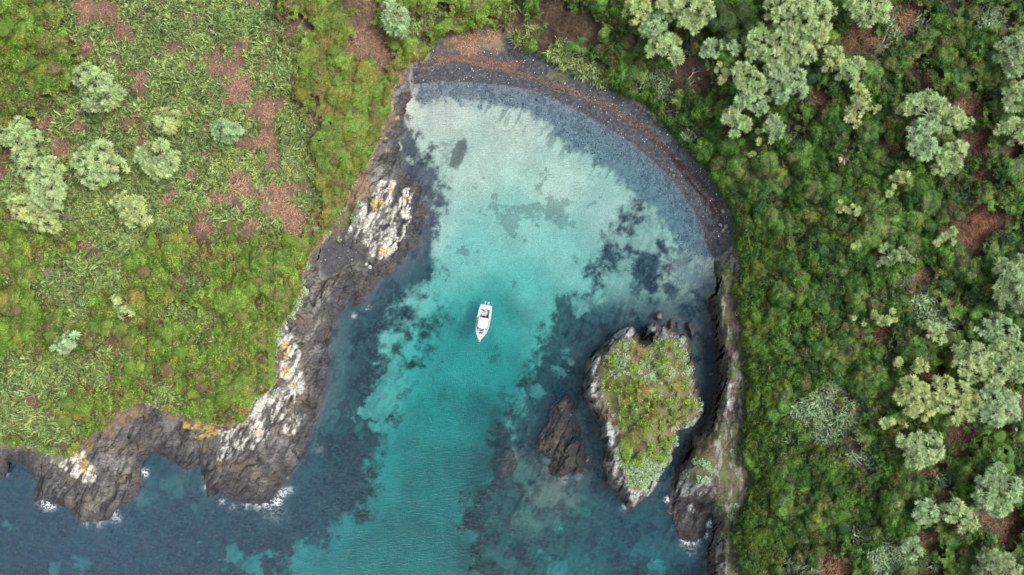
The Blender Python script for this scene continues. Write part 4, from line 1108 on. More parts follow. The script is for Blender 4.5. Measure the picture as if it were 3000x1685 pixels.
def build_tree(k, label, tint, ht, lobes):
    r = np.random.default_rng(500 + k)
    cu_m = np.average([l[0] for l in lobes], weights=[l[2] ** 2 for l in lobes]); cv_m = np.average([l[1] for l in lobes], weights=[l[2] ** 2 for l in lobes])
    g = float(height(cu_m, cv_m)[0])
    ht = ht * (1.0 if cu_m < 1000 else 0.75)
    zc = g + ht
    X0, Y0 = to_world(cu_m, cv_m, zc)
    lean = r.normal(size=2) * 0.5
    bx, by = X0 * 1.012 + lean[0], Y0 * 1.012 + lean[1]
    bz = ground_at(bx, by) - 0.15
    root = link('cabbage_tree', None, None, (bx, by, bz), label=label, category='cabbage tree', group='cabbage trees with tufted crowns')
    acc = Acc(); wood = Acc()
    fork = np.array([(X0 - bx) * 0.5, (Y0 - by) * 0.5, ht * 0.45])
    pts = curve_pts([0, 0, 0], fork, 5, r, 0.06)
    v, f = tube(pts, np.linspace(0.24, 0.15, 5), 8)
    wood.add(v, f, (0.33, 0.31, 0.27))
    limbs = Acc()
    for (u, v_, rad) in lobes:
        rm = rad * SC * 1.10
        zt = zc + r.uniform(-0.5, 0.5)
        x, y = to_world(u, v_, zt)
        c0 = np.array([x - bx, y - by, zt - bz])
        # tufts over the upper part of the lobe
        n = max(2, int(3.0 * rm * rm + 0.8))
        kk = np.arange(n) + 0.5
        ph = np.arccos(1 - 1.18 * kk / n); tht = math.pi * (1 + 5 ** 0.5) * kk + r.uniform(0, 6)
        rc = max(rm - 0.55, 0.05)
        cen = np.stack([np.cos(tht) * np.sin(ph), np.sin(tht) * np.sin(ph), np.cos(ph) * 0.85], 1) * rc
        cen += r.normal(size=cen.shape) * 0.24 * min(1, rm)
        base = c0 - np.array([0, 0, rm * 0.9 + 0.2])
        nb_ = 3 if rm > 1 else 2
        tv, tf = tube(curve_pts(fork, base, 5, r, 0.12), np.linspace(0.14, 0.07, 5), 6)
        limbs.add(tv, tf, (0.40, 0.38, 0.34))
        keep = np.ones(len(cen), bool)
        for (u2, v2, r2) in lobes:
            if (u2, v2) == (u, v_):
                continue
            x2, y2 = to_world(u2, v2, zt); r2m = r2 * SC * 1.1 * 0.74
            dd_ = np.hypot(c0[0] + cen[:, 0] - (x2 - bx), c0[1] + cen[:, 1] - (y2 - by))
            keep &= ~((dd_ < r2m) & (cen[:, 2] < np.sqrt(np.maximum(r2m ** 2 - dd_ ** 2, 0)) * 0.9))
        cen = cen[keep]
        for j, c in enumerate(cen):
            tv_, tf_, tc_ = TUFTS[r.integers(5)]
            s = r.uniform(0.8, 1.15) * (0.72 if rm < 1.0 else 1.0)
            a = r.uniform(0, 6.28)
            vv = rotz(tv_ * s, a)
            # tufts tilt outward with the branch they end
            out_d = unit(c * [1, 1, 0.6] + [0, 0, 0.7 * rm])
            zax = unit(out_d); xax = unit(np.cross([0.1, 1, 0.0], zax)); yax = np.cross(zax, xax)
            vv = vv[:, :1] * xax + vv[:, 1:2] * yax + vv[:, 2:] * zax
            acc.add(vv + c0 + c, tf_, tc_ * np.array(tint) * r.uniform(0.82, 1.2) * (1 + r.normal(size=3) * 0.03))
            if j % nb_ == 0:
                tv2, tf2 = tube(curve_pts(base, c0 + c, 4, r, 0.08), np.linspace(0.06, 0.035, 4), 5)
                limbs.add(tv2, tf2, (0.42, 0.40, 0.35))
    t_o = link('trunk', wood.mesh('trunk', M_BARK, True), root)
    link('limbs', limbs.mesh('limbs', M_BARK, True), t_o)
    link('crown', acc.mesh('crown', M_TUFT), root)
    return (cu_m, cv_m, root)


tree_at = [build_tree(k, *t_) for k, t_ in enumerate(TREES)]
crown_c = [l for t_ in TREES for l in t_[3]]

# dark round broadleaf tree inside the big grove
def leafy_tree(label, lobes, ht, tint, k):
    r = np.random.default_rng(900 + k)
    cu_m = np.mean([l[0] for l in lobes]); cv_m = np.mean([l[1] for l in lobes])
    g = float(height(cu_m, cv_m)[0]); zc = g + ht
    X0, Y0 = to_world(cu_m, cv_m, zc)
    bz = ground_at(X0, Y0) - 0.1
    root = link('broadleaf_tree', None, None, (X0, Y0, bz), label=label, category='tree')
    v, f = tube(curve_pts([0, 0, 0], [0, 0, ht * 0.8], 5, r, 0.04), np.linspace(0.25, 0.12, 5), 8)
    w_ = Acc(); w_.add(v, f, (0.16, 0.13, 0.10)); link('trunk', w_.mesh('trunk', M_BARK, True), root)
    acc = Acc()
    for (u, v_, rad) in lobes:
        rm = rad * SC * 0.95
        x, y = to_world(u, v_, zc)
        vv, ff, cc_ = dome_variant(int(r.integers(1e6)), int(260 * rm * rm), 0.17, rm, 0.28, 1.0, 14)
        acc.add(vv + [x - X0, y - Y0, zc - bz - rm * 0.5], ff, cc_ * np.array(tint) * r.uniform(0.9, 1.1))
    link('crown', acc.mesh('crown', M_LEAF), root)


leafy_tree('dark green round-crowned tree enclosed by the pale cabbage trees of the big grove', [(1830, 50, 32), (1868, 30, 28), (1810, 20, 22), (1842, 86, 20), (1885, 68, 16), (1800, 60, 18)], 5.5, (0.055, 0.095, 0.03), 0)
leafy_tree('blackish green bush-like tree just right of the big grove beside the small pale tree', [(2040, 195, 22), (2056, 180, 16), (2030, 180, 14)], 3.0, (0.035, 0.075, 0.03), 1)
crown_c += [(1830, 50, 32), (1868, 30, 28), (2040, 195, 22)]

# ------------------------------------------------------------------ flax
def flax_variant(seed, n=34, R0=1.75, lean=(0.25, 0.2)):
    r = np.random.default_rng(seed)
    az = r.uniform(0, 2 * math.pi, n); el = r.uniform(0.45, 1.3, n)
    d = np.stack([np.cos(az) * np.cos(el) + lean[0], np.sin(az) * np.cos(el) + lean[1], np.sin(el)], 1); d = unit(d)
    b = r.normal(size=(n, 3)) * [0.22, 0.22, 0.02]
    v, f, tt = blades(b, d, r.uniform(0.7, 1.15, n) * R0, r.uniform(0.11, 0.18, n), r.uniform(0.3, 0.6, n), r, 3, 0.45)
    v[:, 2] = np.maximum(v[:, 2], 0.02)
    val = np.repeat(r.uniform(0.3, 1.7, n), 8)
    c = np.stack([val * 1.0, val, val * 0.95], 1)
    dead = np.repeat(r.random(n) < 0.07, 8); c[dead] *= [1.7, 0.95, 0.7]
    return v, f, c


FV = [flax_variant(200 + i, 34, 1.45, (0.55, 0.0)) for i in range(6)]


def flow(u, v):
    return (fbm(np.array([u / 95.0]), np.array([v / 95.0]), 3, 241)[0] - 0.5) * 13.0 - 0.7
fu_, fv_ = scatter(1.03, seed=3)
fd = flax_d(fu_, fv_)
bd = brown_d(fu_, fv_)
fn = fbm(fu_ / 40, fv_ / 40, 3, 77)
okf = (fd + (fn - 0.5) * 40 > 0) & (bd < 0 + (fn - 0.5) * 30) & (fn > 0.28) & (sample(dVn, fu_, fv_) > 4) & (fu_ > -40) & (fu_ < 2620) & (fv_ > -40) & (fv_ < 1490)
fu_, fv_ = fu_[okf], fv_[okf]
r = np.random.default_rng(5)
big = r.uniform(0.8, 1.4, len(fu_))
infr = (fu_ > 10) & (fu_ < 2560) & (fv_ > 10) & (fv_ < 1440)
isol = pts_sdf(fu_, fv_, [], FLAXC) > 0
order = np.argsort(-(big + infr * 5 + isol * 0.25 * r.random(len(fu_))))
NF = 296
flax_things = order[:NF]; flax_rest = order[NF:]


def flax_tint(u, v, q):
    if u > 1560:
        return np.array([0.20, 0.30, 0.16]) * q
    if u > 1000:
        return np.array([0.23, 0.31, 0.11]) * q
    k = fbm(np.array([u / 70.]), np.array([v / 70.]), 2, 79)[0]
    return (np.array([0.225, 0.310, 0.095]) * (1 - k) + np.array([0.145, 0.225, 0.080]) * k) * q


flax_mesh = []
for (v, f, c) in FV:
    a = Acc(); a.add(v, f, c); flax_mesh.append(a.mesh('flax_bush', M_BLADE))
fz = height(fu_, fv_)
fx, fy = to_world(fu_, fv_, fz)
acc = Acc()
for i in flax_rest:
    v, f, c = FV[r.integers(6)]
    acc.add(rotz(v * big[i], flow(fu_[i], fv_[i]) + r.normal() * 0.45) + [fx[i], fy[i], fz[i]], f, c * flax_tint(fu_[i], fv_[i], r.uniform(0.55, 1.3)))
link('flax_thicket', acc.mesh('flax_thicket', M_BLADE), kind='stuff')

# ------------------------------------------------------------------ landmarks for telling repeats apart
MARKS = [(226, 225, 'the largest cabbage tree of the left headland'), (395, 403, 'the cauliflower-shaped cabbage tree'), (570, 333, 'the small bluish cabbage tree in the flax'), (100, 440, 'the left cabbage tree grove'), (335, 530, 'the two-lobed olive cabbage tree'), (245, 415, 'the broad cabbage tree left of centre flax'),
         (172, 862, 'the silvery cabbage tree in the lower left'), (310, 770, 'the ragged yellowish cabbage tree'), (994, 50, 'the oval tree by the beach end'), (420, 305, 'the yellowish tree in the flax field'), (950, 560, 'the white lichen rocks'), (340, 1030, 'the brown notch above the left rocks'), (640, 1040, 'the white rock point'), (720, 530, 'the tan grass plume by the flax'),
         (1280, 60, 'the brown gully above the beach'), (1440, 150, 'the flax row above the beach'), (1640, 80, 'the left end of the big grove'), (1850, 300, 'the stepped grove edge'), (1980, 120, 'the heart of the big grove'), (2160, 250, 'the branching pale tree'), (2350, 330, 'the big right-hand clump'), (2440, 580, 'the large red-brown bush'), (2255, 460, 'the sparse yellow-white tree'), (2130, 520, 'the kidney-shaped small tree'),
         (2240, 645, 'the ragged tree with white branches'), (2225, 800, 'the flat cream tree'), (2350, 835, 'the tree with curved white branches'), (2430, 920, 'the wide crown near the right edge'), (2300, 1000, 'the row of merged crowns'), (2075, 1045, 'the big silver flax patch'), (2310, 1130, 'the round isolated tree'), (2510, 1240, 'the spreading lower right tree'), (2330, 1285, 'the low oval tree'), (2490, 1415, 'the tree cut by the bottom edge'),
         (1840, 590, 'the right end of the beach'), (1870, 900, 'the cliff beside the bushy islet'), (1850, 1180, 'the bare brown ledge of the right cliff'), (2170, 620, 'the slanting cream tree'), (2122, 395, 'the tan plume grass'), (2212, 125, 'the white-plumed grass'), (1850, 1380, 'the lower end of the right cliff'), (820, 420, 'the heath slope above the left shore'), (550, 850, 'the small flax tufts of the lower headland'), (60, 1000, 'the lower left flax field'),
         (1618, 260, 'the dry tuft at the beach top'), (2540, 330, 'the three trees at the right edge')]
ORD = ['nearest', 'second', 'third', 'fourth', 'fifth', 'sixth', 'seventh', 'eighth', 'ninth', 'tenth', 'eleventh', 'twelfth', 'thirteenth', 'fourteenth', 'fifteenth', 'sixteenth']
DIRS = ['right of', 'above right of', 'above', 'above left of', 'left of', 'below left of', 'below', 'below right of']
_count = {}


def tell_apart(kind, items):
    """items: (key, u, v, adjective) -> labels by nearest landmark, side of it and rank outward"""
    binned = {}
    for key, u, v, adj in items:
        d = [math.hypot(u - a, v - b) for a, b, _ in MARKS]
        j = int(np.argmin(d)); a, b, name = MARKS[j]
        k = int(round(math.atan2(-(v - b), u - a) / (math.pi / 4))) % 8
        binned.setdefault((j, k), []).append((d[j], key, adj))
    res = {}
    for (j, k), L_ in binned.items():
        L_.sort()
        for n, (_d, key, adj) in enumerate(L_):
            res[key] = f"{adj} {kind}, {ORD[min(n, 15)]} {DIRS[k]} {MARKS[j][2]}" if n < 16 else f"{adj} {kind}, farthest {DIRS[k]} {MARKS[j][2]}"
    return res


items = []
for i in flax_things:
    adj = ('silvery green' if fu_[i] > 1560 else 'green')
    items.append((int(i), fu_[i], fv_[i], adj))
fl_lab = tell_apart('flax', items)
for i in flax_things:
    o = link('flax_bush', flax_mesh[r.integers(6)], None, (fx[i], fy[i], fz[i]), label=fl_lab[int(i)], category='flax bush', group='flax bushes')
    o.rotation_euler = (0, 0, flow(fu_[i], fv_[i]) + r.normal() * 0.45); s_ = big[i] * 1.05; o.scale = (s_, s_, s_)
    t3 = flax_tint(fu_[i], fv_[i], r.uniform(0.6, 1.3)); o.color = (*t3, 1)

# ------------------------------------------------------------------ dead bracken and bare twigs
for k, (u, v, rad) in enumerate(BROWN):
    r = np.random.default_rng(1300 + k)
    rm = rad * SC
    n = int(34 * rm * rm * 3.14 * 2.6)
    a = r.uniform(0, 6.283, n); q = np.sqrt(r.random(n)) * rm * 1.75
    z0 = float(height(u, v)[0]); X0, Y0 = to_world(u, v, z0)
    px, py = np.cos(a) * q, np.sin(a) * q
    uu, vv = u + px / SC, v - py / SC
    wu0 = (fbm(uu / 30, vv / 30, 3, 231) - 0.5) * 75; wv0 = (fbm(uu / 30, vv / 30, 3, 232) - 0.5) * 75
    own = rad * 0.95 + (12 if u < 1000 else 10) - np.hypot(uu + wu0 - u, vv + wv0 - v) + r.normal(size=n) * 3 > 0
    if own.sum() < 25 or rad < 24 or k in (3, 4, 5, 9, 10, 11, 24, 25, 33, 46, 69):
        own = q < rm * (0.75 + 0.2 * np.sin(2 * a + k) + 0.12 * np.sin(5 * a + 2 * k))
    a, q, px, py, uu, vv = a[own], q[own], px[own], py[own], uu[own], vv[own]; n = int(own.sum())
    pz = height(uu, vv); wx, wy = to_world(uu, vv, pz)
    hz = np.maximum(0.15, 1 - (q / rm) ** 2 * 0.4) * 0.5
    B = np.stack([wx - X0, wy - Y0, pz - z0 + np.maximum(hz, 0.05) * r.random(n)], 1)
    az = r.uniform(0, 6.283, n)
    D = unit(np.stack([np.cos(az), np.sin(az), r.uniform(-0.1, 0.5, n)], 1))
    vv_, ff_, tt_ = blades(B, D, r.uniform(0.35, 1.1, n), r.uniform(0.03, 0.07, n), 0.25, r, 2, 1.0)
    red = (u > 2420 and 430 < v < 640 and u < 2520)
    dark = 1350 < u < 1800
    base = np.array([0.30, 0.13, 0.075]) if red else (np.array([0.13, 0.085, 0.05]) if dark else (np.array([0.41, 0.235, 0.15]) if u < 1300 else np.array([0.36, 0.19, 0.10])))
    cc_ = base * (0.7 + 0.6 * r.random()) * np.repeat(r.uniform(0.45, 1.5, n), 6)[:, None]
    grey = np.repeat(r.random(n) < 0.25, 6); cc_[grey] = cc_[grey] * [0.85, 1.0, 1.1]
    me = make_mesh('dead_brush', vv_, ff_, 4, M_TWIG, {'leafcol': cc_})
    BROWN[k] = (u, v, rad, link('dead_brush', me, None, (X0, Y0, z0), category='dead brush', group='patches of dead brown brush'))
r = np.random.default_rng(1250)
tu_, tv_ = scatter(0.26, (-58, -58, 900, 1150), 1.0, 1251)
okt = (flax_d(tu_, tv_) > -8) & (sample(dVn, tu_, tv_) > 2) & (fbm(tu_ / 24, tv_ / 24, 3, 1252) > 0.44)
tu_, tv_ = tu_[okt], tv_[okt]; n = len(tu_)
tz = height(tu_, tv_); tx, ty = to_world(tu_, tv_, tz)
az = r.uniform(0, 6.283, n); D = unit(np.stack([np.cos(az), np.sin(az), r.uniform(0, 0.4, n)], 1))
vt, ft, _t = blades(np.stack([tx, ty, tz + r.uniform(0.02, 0.3, n)], 1), D, r.uniform(0.4, 1.0, n), r.uniform(0.03, 0.07, n), 0.25, r, 2, 1.0)
link('dead_twig_litter', make_mesh('dead_twig_litter', vt, ft, 4, M_TWIG, {'leafcol': np.array([0.36, 0.20, 0.125]) * np.repeat(r.uniform(0.4, 1.4, n), 6)[:, None]}), kind='stuff')
lab = tell_apart('dead brush', [(k, b[0], b[1], ('large reddish' if (b[0] > 2420 and 430 < b[1] < 640) else 'dark brown' if 1350 < b[0] < 1800 else 'brown')) for k, b in enumerate(BROWN)])
for k, b in enumerate(BROWN):
    b[3]['label'] = lab[k]

# ------------------------------------------------------------------ scrub: the largest bushes as things, the rest as one mass
PAL = {
 'L': [((0.150, 0.250, 0.036), 'bright green'), ((0.185, 0.195, 0.055), 'olive'), ((0.12, 0.215, 0.042), 'fresh green'), ((0.175, 0.150, 0.065), 'brownish olive'), ((0.195, 0.255, 0.050), 'yellow-green'), ((0.145, 0.235, 0.038), 'grass green')],
 'H': [((0.185, 0.210, 0.036), 'mossy olive'), ((0.165, 0.215, 0.040), 'olive'), ((0.215, 0.180, 0.060), 'brownish olive'), ((0.14, 0.235, 0.045), 'green')],
 'R': [((0.042, 0.104, 0.018), 'dark green'), ((0.057, 0.132, 0.021), 'mid green'), ((0.082, 0.116, 0.028), 'olive'), ((0.042, 0.104, 0.028), 'bluish dark green'), ((0.098, 0.112, 0.040), 'dull olive'), ((0.088, 0.182, 0.025), 'brighter green')],
 'C': [((0.092, 0.175, 0.022), 'bright green'), ((0.115, 0.155, 0.028), 'olive green'), ((0.065, 0.130, 0.024), 'green'), ((0.050, 0.102, 0.020), 'deep green')],
 'I': [((0.19, 0.20, 0.055), 'olive'), ((0.27, 0.18, 0.055), 'rusty olive'), ((0.22, 0.33, 0.035), 'yellow-green'), ((0.15, 0.21, 0.06), 'grey-green'), ((0.17, 0.27, 0.035), 'green')],
}


def zone(u, v):
    if u < 1330:
        if 730 < u < 1010 and 40 < v < 600 and not (740 < u < 850 and 90 < v < 190):
            return 'H'
        return 'L'
    if u > 1840 and v > 540 and u < 1950:
        return 'C'
    return 'R'


VAR_BIG = [dome_variant(300 + i, 800, 0.20, 2.0, 0.5, 0.50, 22) for i in range(8)]
VAR_FINE = [dome_variant(320 + i, 1100, 0.13, 2.0, 0.42, 0.42, 20) for i in range(5)]
VAR_SM = [dome_variant(340 + i, 150, 0.20, 1.0, 0.30, 0.8, 7) for i in range(10)]
VAR_SF = [dome_variant(360 + i, 190, 0.13, 1.0, 0.2, 0.7, 6) for i in range(5)]
mesh_big = []; mesh_fine = []
for L_, src in ((mesh_big, VAR_BIG), (mesh_fine, VAR_FINE)):
    for (v, f, c) in src:
        a = Acc(); a.add(v, f, c); L_.append(a.mesh('shrub', M_LEAF))

relief = lambda u, v: (fbm(u / 55, v / 55, 3, 88) - 0.35) * 2.2


def pick(z, u, v, r):
    P = PAL[z]
    k = fbm(np.array([u / 45.]), np.array([v / 45.]), 2, 99)[0]
    j = int((k * 1.7 - 0.35 + r.normal() * 0.14) * len(P)) % len(P)
    return P[j]


# the mass of scrub: a billowing canopy with leaves all over it, each plant its own mound and colour
def canopy(u, v):
    """height above the soil (m) and plant id values"""
    x, y = (u - CU) * SC, (v - CV) * SC
    n1_ = fbm(x / 2.2, y / 2.2, 3, 201) - 0.5; n2_ = fbm(x / 2.2, y / 2.2, 3, 202) - 0.5
    wx_, wy_ = x + 1.6 * n1_, y + 1.6 * n2_
    d1, c1 = vdome(wx_ / 3.8, wy_ / 3.8, 203)
    d2, c2 = vdome((x + 0.8 * n2_) / 1.75, (y + 0.8 * n1_) / 1.75, 204)
    d3, c3 = vdome((x + 0.7 * n1_) / 0.72, (y - 0.7 * n2_) / 0.72, 205)
    smooth = sstep(745, 790, u) * sstep(1010, 960, u) * (v < 600)
    hgt = 0.25 + 1.2 * fbm(x / 8, y / 8, 2, 206) + 1.4 * d1 * (0.4 + 0.9 * c1) + 0.9 * d2 * (1 - 0.45 * smooth) + 0.32 * d3 * (1 - 0.6 * smooth)
    return hgt, c1, c2, c3



r = np.random.default_rng(21)
cu2, cv2 = scatter(3.6, (20, 20, 2560, 1430), 0.9, 31)
okb = (sample(dVn, cu2, cv2) > 16) & (flax_d(cu2, cv2) < -14) & (sdf_circles(cu2, cv2, BR) < -10) & (sdf_circles(cu2, cv2, crown_c) < -8)
cu2, cv2 = cu2[okb], cv2[okb]
sel = r.permutation(len(cu2))[:298]
bigs = []
zz = height(cu2, cv2); bxs, bys = to_world(cu2, cv2, zz)
sh_items = []; sh_obj = {}
for i in sel:
    u, v = cu2[i], cv2[i]
    z = zone(u, v); (c3, adj) = pick(z, u, v, r)
    rad = r.uniform(1.0, 1.75)
    fine = z == 'H' or r.random() < 0.3
    m_ = (mesh_fine if fine else mesh_big)
    ch0 = max(0.1, float(canopy(np.array([u]), np.array([v]))[0][0]) * min(1, max(0.1, float(sample(dVn, np.array([u]), np.array([v]))[0]) / 14)) - 0.35)
    o = link('shrub', m_[r.integers(len(m_))], None, (bxs[i], bys[i], zz[i] + ch0), category='shrub', group='shrubs of the headlands')
    s_ = rad / 2.0
    o.rotation_euler = (0, 0, r.uniform(0, 6.28)); o.scale = (s_, s_ * r.uniform(0.85, 1.15), s_ * r.uniform(0.95, 1.4))
    q = r.uniform(0.9, 1.15); o.color = (c3[0] * q, c3[1] * q, c3[2] * q, 1)
    sh_obj[int(i)] = o
    sh_items.append((int(i), u, v, adj))
    bigs.append((u, v, rad / SC * 0.75))
lab = tell_apart('shrub', sh_items)
for k, o in sh_obj.items():
    o['label'] = lab[k]


PALA = {k: np.array([p[0] for p in v]) for k, v in PAL.items()}


def scrub_colour(u, v, c1, c2, c3_):
    zl = np.zeros((len(u), 3))
    jx_ = (fbm(u / 26, v / 26, 3, 221) - 0.5) * 150 + (c2 - 0.5) * 30; jy_ = (fbm(u / 26, v / 26, 3, 222) - 0.5) * 120
    zn = np.array([zone(a, b) for a, b in zip(u + jx_, v + jy_)])
    zn[sample(dIV, u, v) > 2] = 'I'
    warp = fbm(u / 70, v / 70, 3, 211)
    for k, P in PALA.items():
        m_ = zn == k
        n_ = len(P)
        ia = ((c1[m_] * 0.75 + warp[m_] * 0.9) * n_).astype(int) % n_
        ib = (c2[m_] * n_).astype(int) % n_
        w_ = 0.65
        zl[m_] = P[ia] * w_ + P[ib] * (1 - w_)
        g_ = np.where((zn == 'R') | (zn == 'C'), 1.15, 0.9)
    zl = zl * ((1 + g_ * 0.55 * (c2 - 0.6)) * (1 + g_ * 0.50 * (c3_ - 0.6)) * (1 + g_ * 0.35 * (c1 - 0.55)))[:, None]
    dead = (c2 > 0.94) & (fbm(u / 40, v / 40, 2, 225) > 0.47)
    zl[dead] = zl[dead] * np.array([1.25, 0.85, 0.9])
    pale_ = (c1 > 0.86) & (zn == 'R')
    zl[pale_] = zl[pale_] * np.array([1.5, 1.3, 1.7])
    return zl


def scrub_mask(u, v):
    fdist = flax_d(u, v)
    k = fbm(u / 14, v / 14, 4, 213) - 0.5
    ok = (sample(dVn, u, v) > 0) & (fdist + k * 30 < 0) & (brown_d(u, v) + k * 62 < -3)
    isl_ok = (sample(dIV, u, v) > 6) & (k > -0.07) & ((v > 955) | (k > 0.06)) & ~((u < 1556) & (v > 985) & (v < 1070)) & (v < 1160 + k * 160)
    return ok, isl_ok


# canopy body
ku = np.arange(-290, 2870, 5.0); kv = np.arange(-290, 1740, 5.0)
KU, KV = np.meshgrid(ku, kv)
kf, kg = KU.ravel(), KV.ravel()
kh, kc1, kc2, kc3 = canopy(kf, kg)
okc1, okc2 = scrub_mask(kf, kg)
kok = okc1 | okc2
edge = np.clip(sample(dVn, kf, kg) / 14, 0.15, 1); edge[okc2] = 0.5
kz = height(kf, kg) + kh * edge * 0.82
kx, ky = to_world(kf, kg, kz)
ki = np.arange(len(kf)).reshape(KU.shape); km = kok.reshape(KU.shape)
kq = np.stack([ki[1:, :-1], ki[1:, 1:], ki[:-1, 1:], ki[:-1, :-1]], -1).reshape(-1, 4)
kq = kq[kok[kq].all(1)]
used, inv = np.unique(kq.ravel(), return_inverse=True)
kcol = scrub_colour(kf[used], kg[used], kc1[used], kc2[used], kc3[used]) * 0.9
acc = Acc()
acc.add(np.stack([kx[used], ky[used], kz[used]], 1), inv, kcol)
# leaves
lr = np.random.default_rng(301)
for (sp_, sd_, leaf_) in ((0.145, 302, 0.19),):
    su, sv = scatter(sp_, (-286, -286, 2862, 1732), 1.0, sd_)
    outside = (su < -58) | (su > 2634) | (sv < -58) | (sv > 1505)
    thin = ~outside | (lr.random(len(su)) < 0.45)
    su, sv, outside = su[thin], sv[thin], outside[thin]
    a1, a2 = scrub_mask(su, sv)
    ok_ = a1 | a2
    su, sv, isl_f, outside = su[ok_], sv[ok_], a2[ok_], outside[ok_]
    ch, c1_, c2_, c3_ = canopy(su, sv)
    dd = 1.5
    hx = (canopy(su + dd, sv)[0] - ch) / (dd * SC); hy = -(canopy(su, sv + dd)[0] - ch) / (dd * SC)
    ed = np.clip(sample(dVn, su, sv) / 14, 0.15, 1); ed[isl_f] = 0.5
    sz_ = height(su, sv) + ch * ed + lr.normal(size=len(su)) * 0.07
    X3, Y3 = to_world(su, sv, sz_)
    N3 = unit(np.stack([-hx * ed, -hy * ed, np.ones_like(hx)], 1) + lr.normal(size=(len(su), 3)) * 0.58)
    fine = (((su > 735) & (su < 1010) & (sv < 600)) | (c1_ > 0.72))
    lsz = np.where(outside, 0.30, np.where(fine, 0.15, 0.22)) * lr.uniform(0.7, 1.5, len(su))
    V3 = leaves(np.stack([X3, Y3, sz_], 1), N3, lsz, lsz * 0.72, lr)
    cc3 = scrub_colour(su, sv, c1_, c2_, c3_) * lr.uniform(0.42, 1.62, len(su))[:, None]
    tipy = lr.random(len(su)) < 0.06
    cc3[tipy] *= [1.5, 1.35, 1.1]
    acc.add(V3, np.arange(len(V3)), np.repeat(cc3, 4, 0))
    print('scrub leaves', len(su))
link('scrub', acc.mesh('scrub', M_LEAF), kind='stuff')

# ------------------------------------------------------------------ ice plant and silvery rosettes on the rocks
def rosette(seed):
    r = np.random.default_rng(seed)
    n = 26
    P, N, _, _ = dome_points(n, r, 0.2, 0.5, 5)
    v = leaves(P * 0.42, unit(N + r.normal(size=N.shape) * 0.5), r.uniform(0.18, 0.34, n), r.uniform(0.12, 0.2, n), r)
    return v, np.arange(n * 4), np.repeat(r.uniform(0.75, 1.25, n), 4)[:, None] * np.ones(3)


ROS = [rosette(i) for i in range(5)]
ICE = [(1570, 905, 14), (1555, 915, 16), (1600, 890, 8), (1620, 915, 9), (1640, 905, 12), (1655, 925, 16), (1675, 930, 14), (1690, 940, 10), (1640, 955, 14), (1655, 960, 8), (1615, 945, 7), (1600, 930, 12), (1712, 860, 10), (1725, 900, 10), (1735, 930, 10), (1742, 965, 8), (1690, 975, 6), (1580, 870, 8), (1668, 878, 8), (1700, 890, 7), (1715, 878, 8), (1535, 900, 8),
       (1572, 1140, 20), (1600, 1175, 26), (1640, 1165, 24), (1670, 1150, 20), (1620, 1200, 24), (1575, 1170, 16), (1590, 1210, 12), (1650, 1190, 14), (1680, 1130, 10), (1630, 1230, 10), (1560, 1120, 8), (1566, 1080, 7), (1560, 1040, 5), (1700, 1110, 8), (1735, 1060, 8), (1555, 1150, 10), (1608, 1190, 20),
       (755, 700, 9), (762, 735, 12), (745, 762, 13), (728, 790, 13), (715, 815, 7), (700, 835, 14), (690, 860, 14), (683, 885, 12), (688, 905, 8), (665, 935, 16), (680, 945, 12), (655, 960, 14), (645, 985, 12), (672, 960, 8), (640, 842, 9), (655, 840, 8), (775, 668, 8), (797, 580, 10), (820, 582, 12), (840, 560, 9), (862, 530, 8), (893, 548, 9), (905, 512, 8), (870, 480, 7), (690, 990, 5), (560, 1075, 8), (600, 1068, 9), (850, 600, 5),
       (1775, 1170, 14), (1765, 1205, 12), (1790, 1185, 8), (1750, 1160, 8), (1845, 1140, 8), (1850, 1275, 8), (1840, 1300, 7), (1728, 1195, 6), (1900, 1180, 0), (1865, 790, 7), (1875, 845, 7)]
ir = np.random.default_rng(71)
iu, iv = scatter(0.42, (620, 440, 1900, 1330), 1.0, 73)
icd = sdf_circles(iu, iv, ICE) + (fbm(iu / 9, iv / 9, 3, 131) - 0.5) * 16
scat_i = (sample(dIV, iu, iv) > 0) & (ir.random(len(iu)) < 0.075) & ((iv < 970) | (iu > 1720) | (fbm(iu / 15, iv / 15, 3, 133) > 0.56))
rim_i = (np.abs(sample(dIV, iu, iv) - 5) < 9) & (ir.random(len(iu)) < 0.22) & (iu > 1660)
oki = ((icd > 0) & (ir.random(len(iu)) < 0.8)) | scat_i | rim_i
oki &= sample(H, iu, iv) > 0.8
iu, iv = iu[oki], iv[oki]
iz = height(iu, iv); ixw, iyw = to_world(iu, iv, iz)
acc = Acc()
for i in range(len(iu)):
    v, f, c = ROS[ir.integers(5)]
    s_ = ir.uniform(0.7, 1.4)
    acc.add(rotz(v * s_, ir.uniform(0, 6.28)) + [ixw[i], iyw[i], iz[i] + 0.05], f, c * np.array([0.34, 0.47, 0.27]) * ir.uniform(0.8, 1.2))
link('ice_plant', acc.mesh('ice_plant', M_LEAF), kind='stuff')

# short grass on the ledges and along the vegetation edge
gu_, gv_ = scatter(0.30, (-50, 60, 1960, 1500), 1.0, 83)
gdv = sample(dVn, gu_, gv_)
gr = np.random.default_rng(84)
okg = (((gdv > -16) & (gdv < 12)) | (sdf_circles(gu_, gv_, TURF_BROWN + TURF_GREEN) > 0)) & (sample(H, gu_, gv_) > 1.4) & ((sample(beach, gu_, gv_) < 0.4) | (gdv > -22)) & (sample(lich, gu_, gv_) < 0.3) & (fbm(gu_ / 20, gv_ / 20, 3, 85) > 0.42)
okg |= (sample(dIV, gu_, gv_) > 2) & (gr.random(len(gu_)) < 0.6)
gu_, gv_ = gu_[okg], gv_[okg]
n = len(gu_); gz = height(gu_, gv_); gx, gy = to_world(gu_, gv_, gz)
tbn = (sdf_circles(gu_, gv_, TURF_BROWN) > sdf_circles(gu_, gv_, TURF_GREEN))
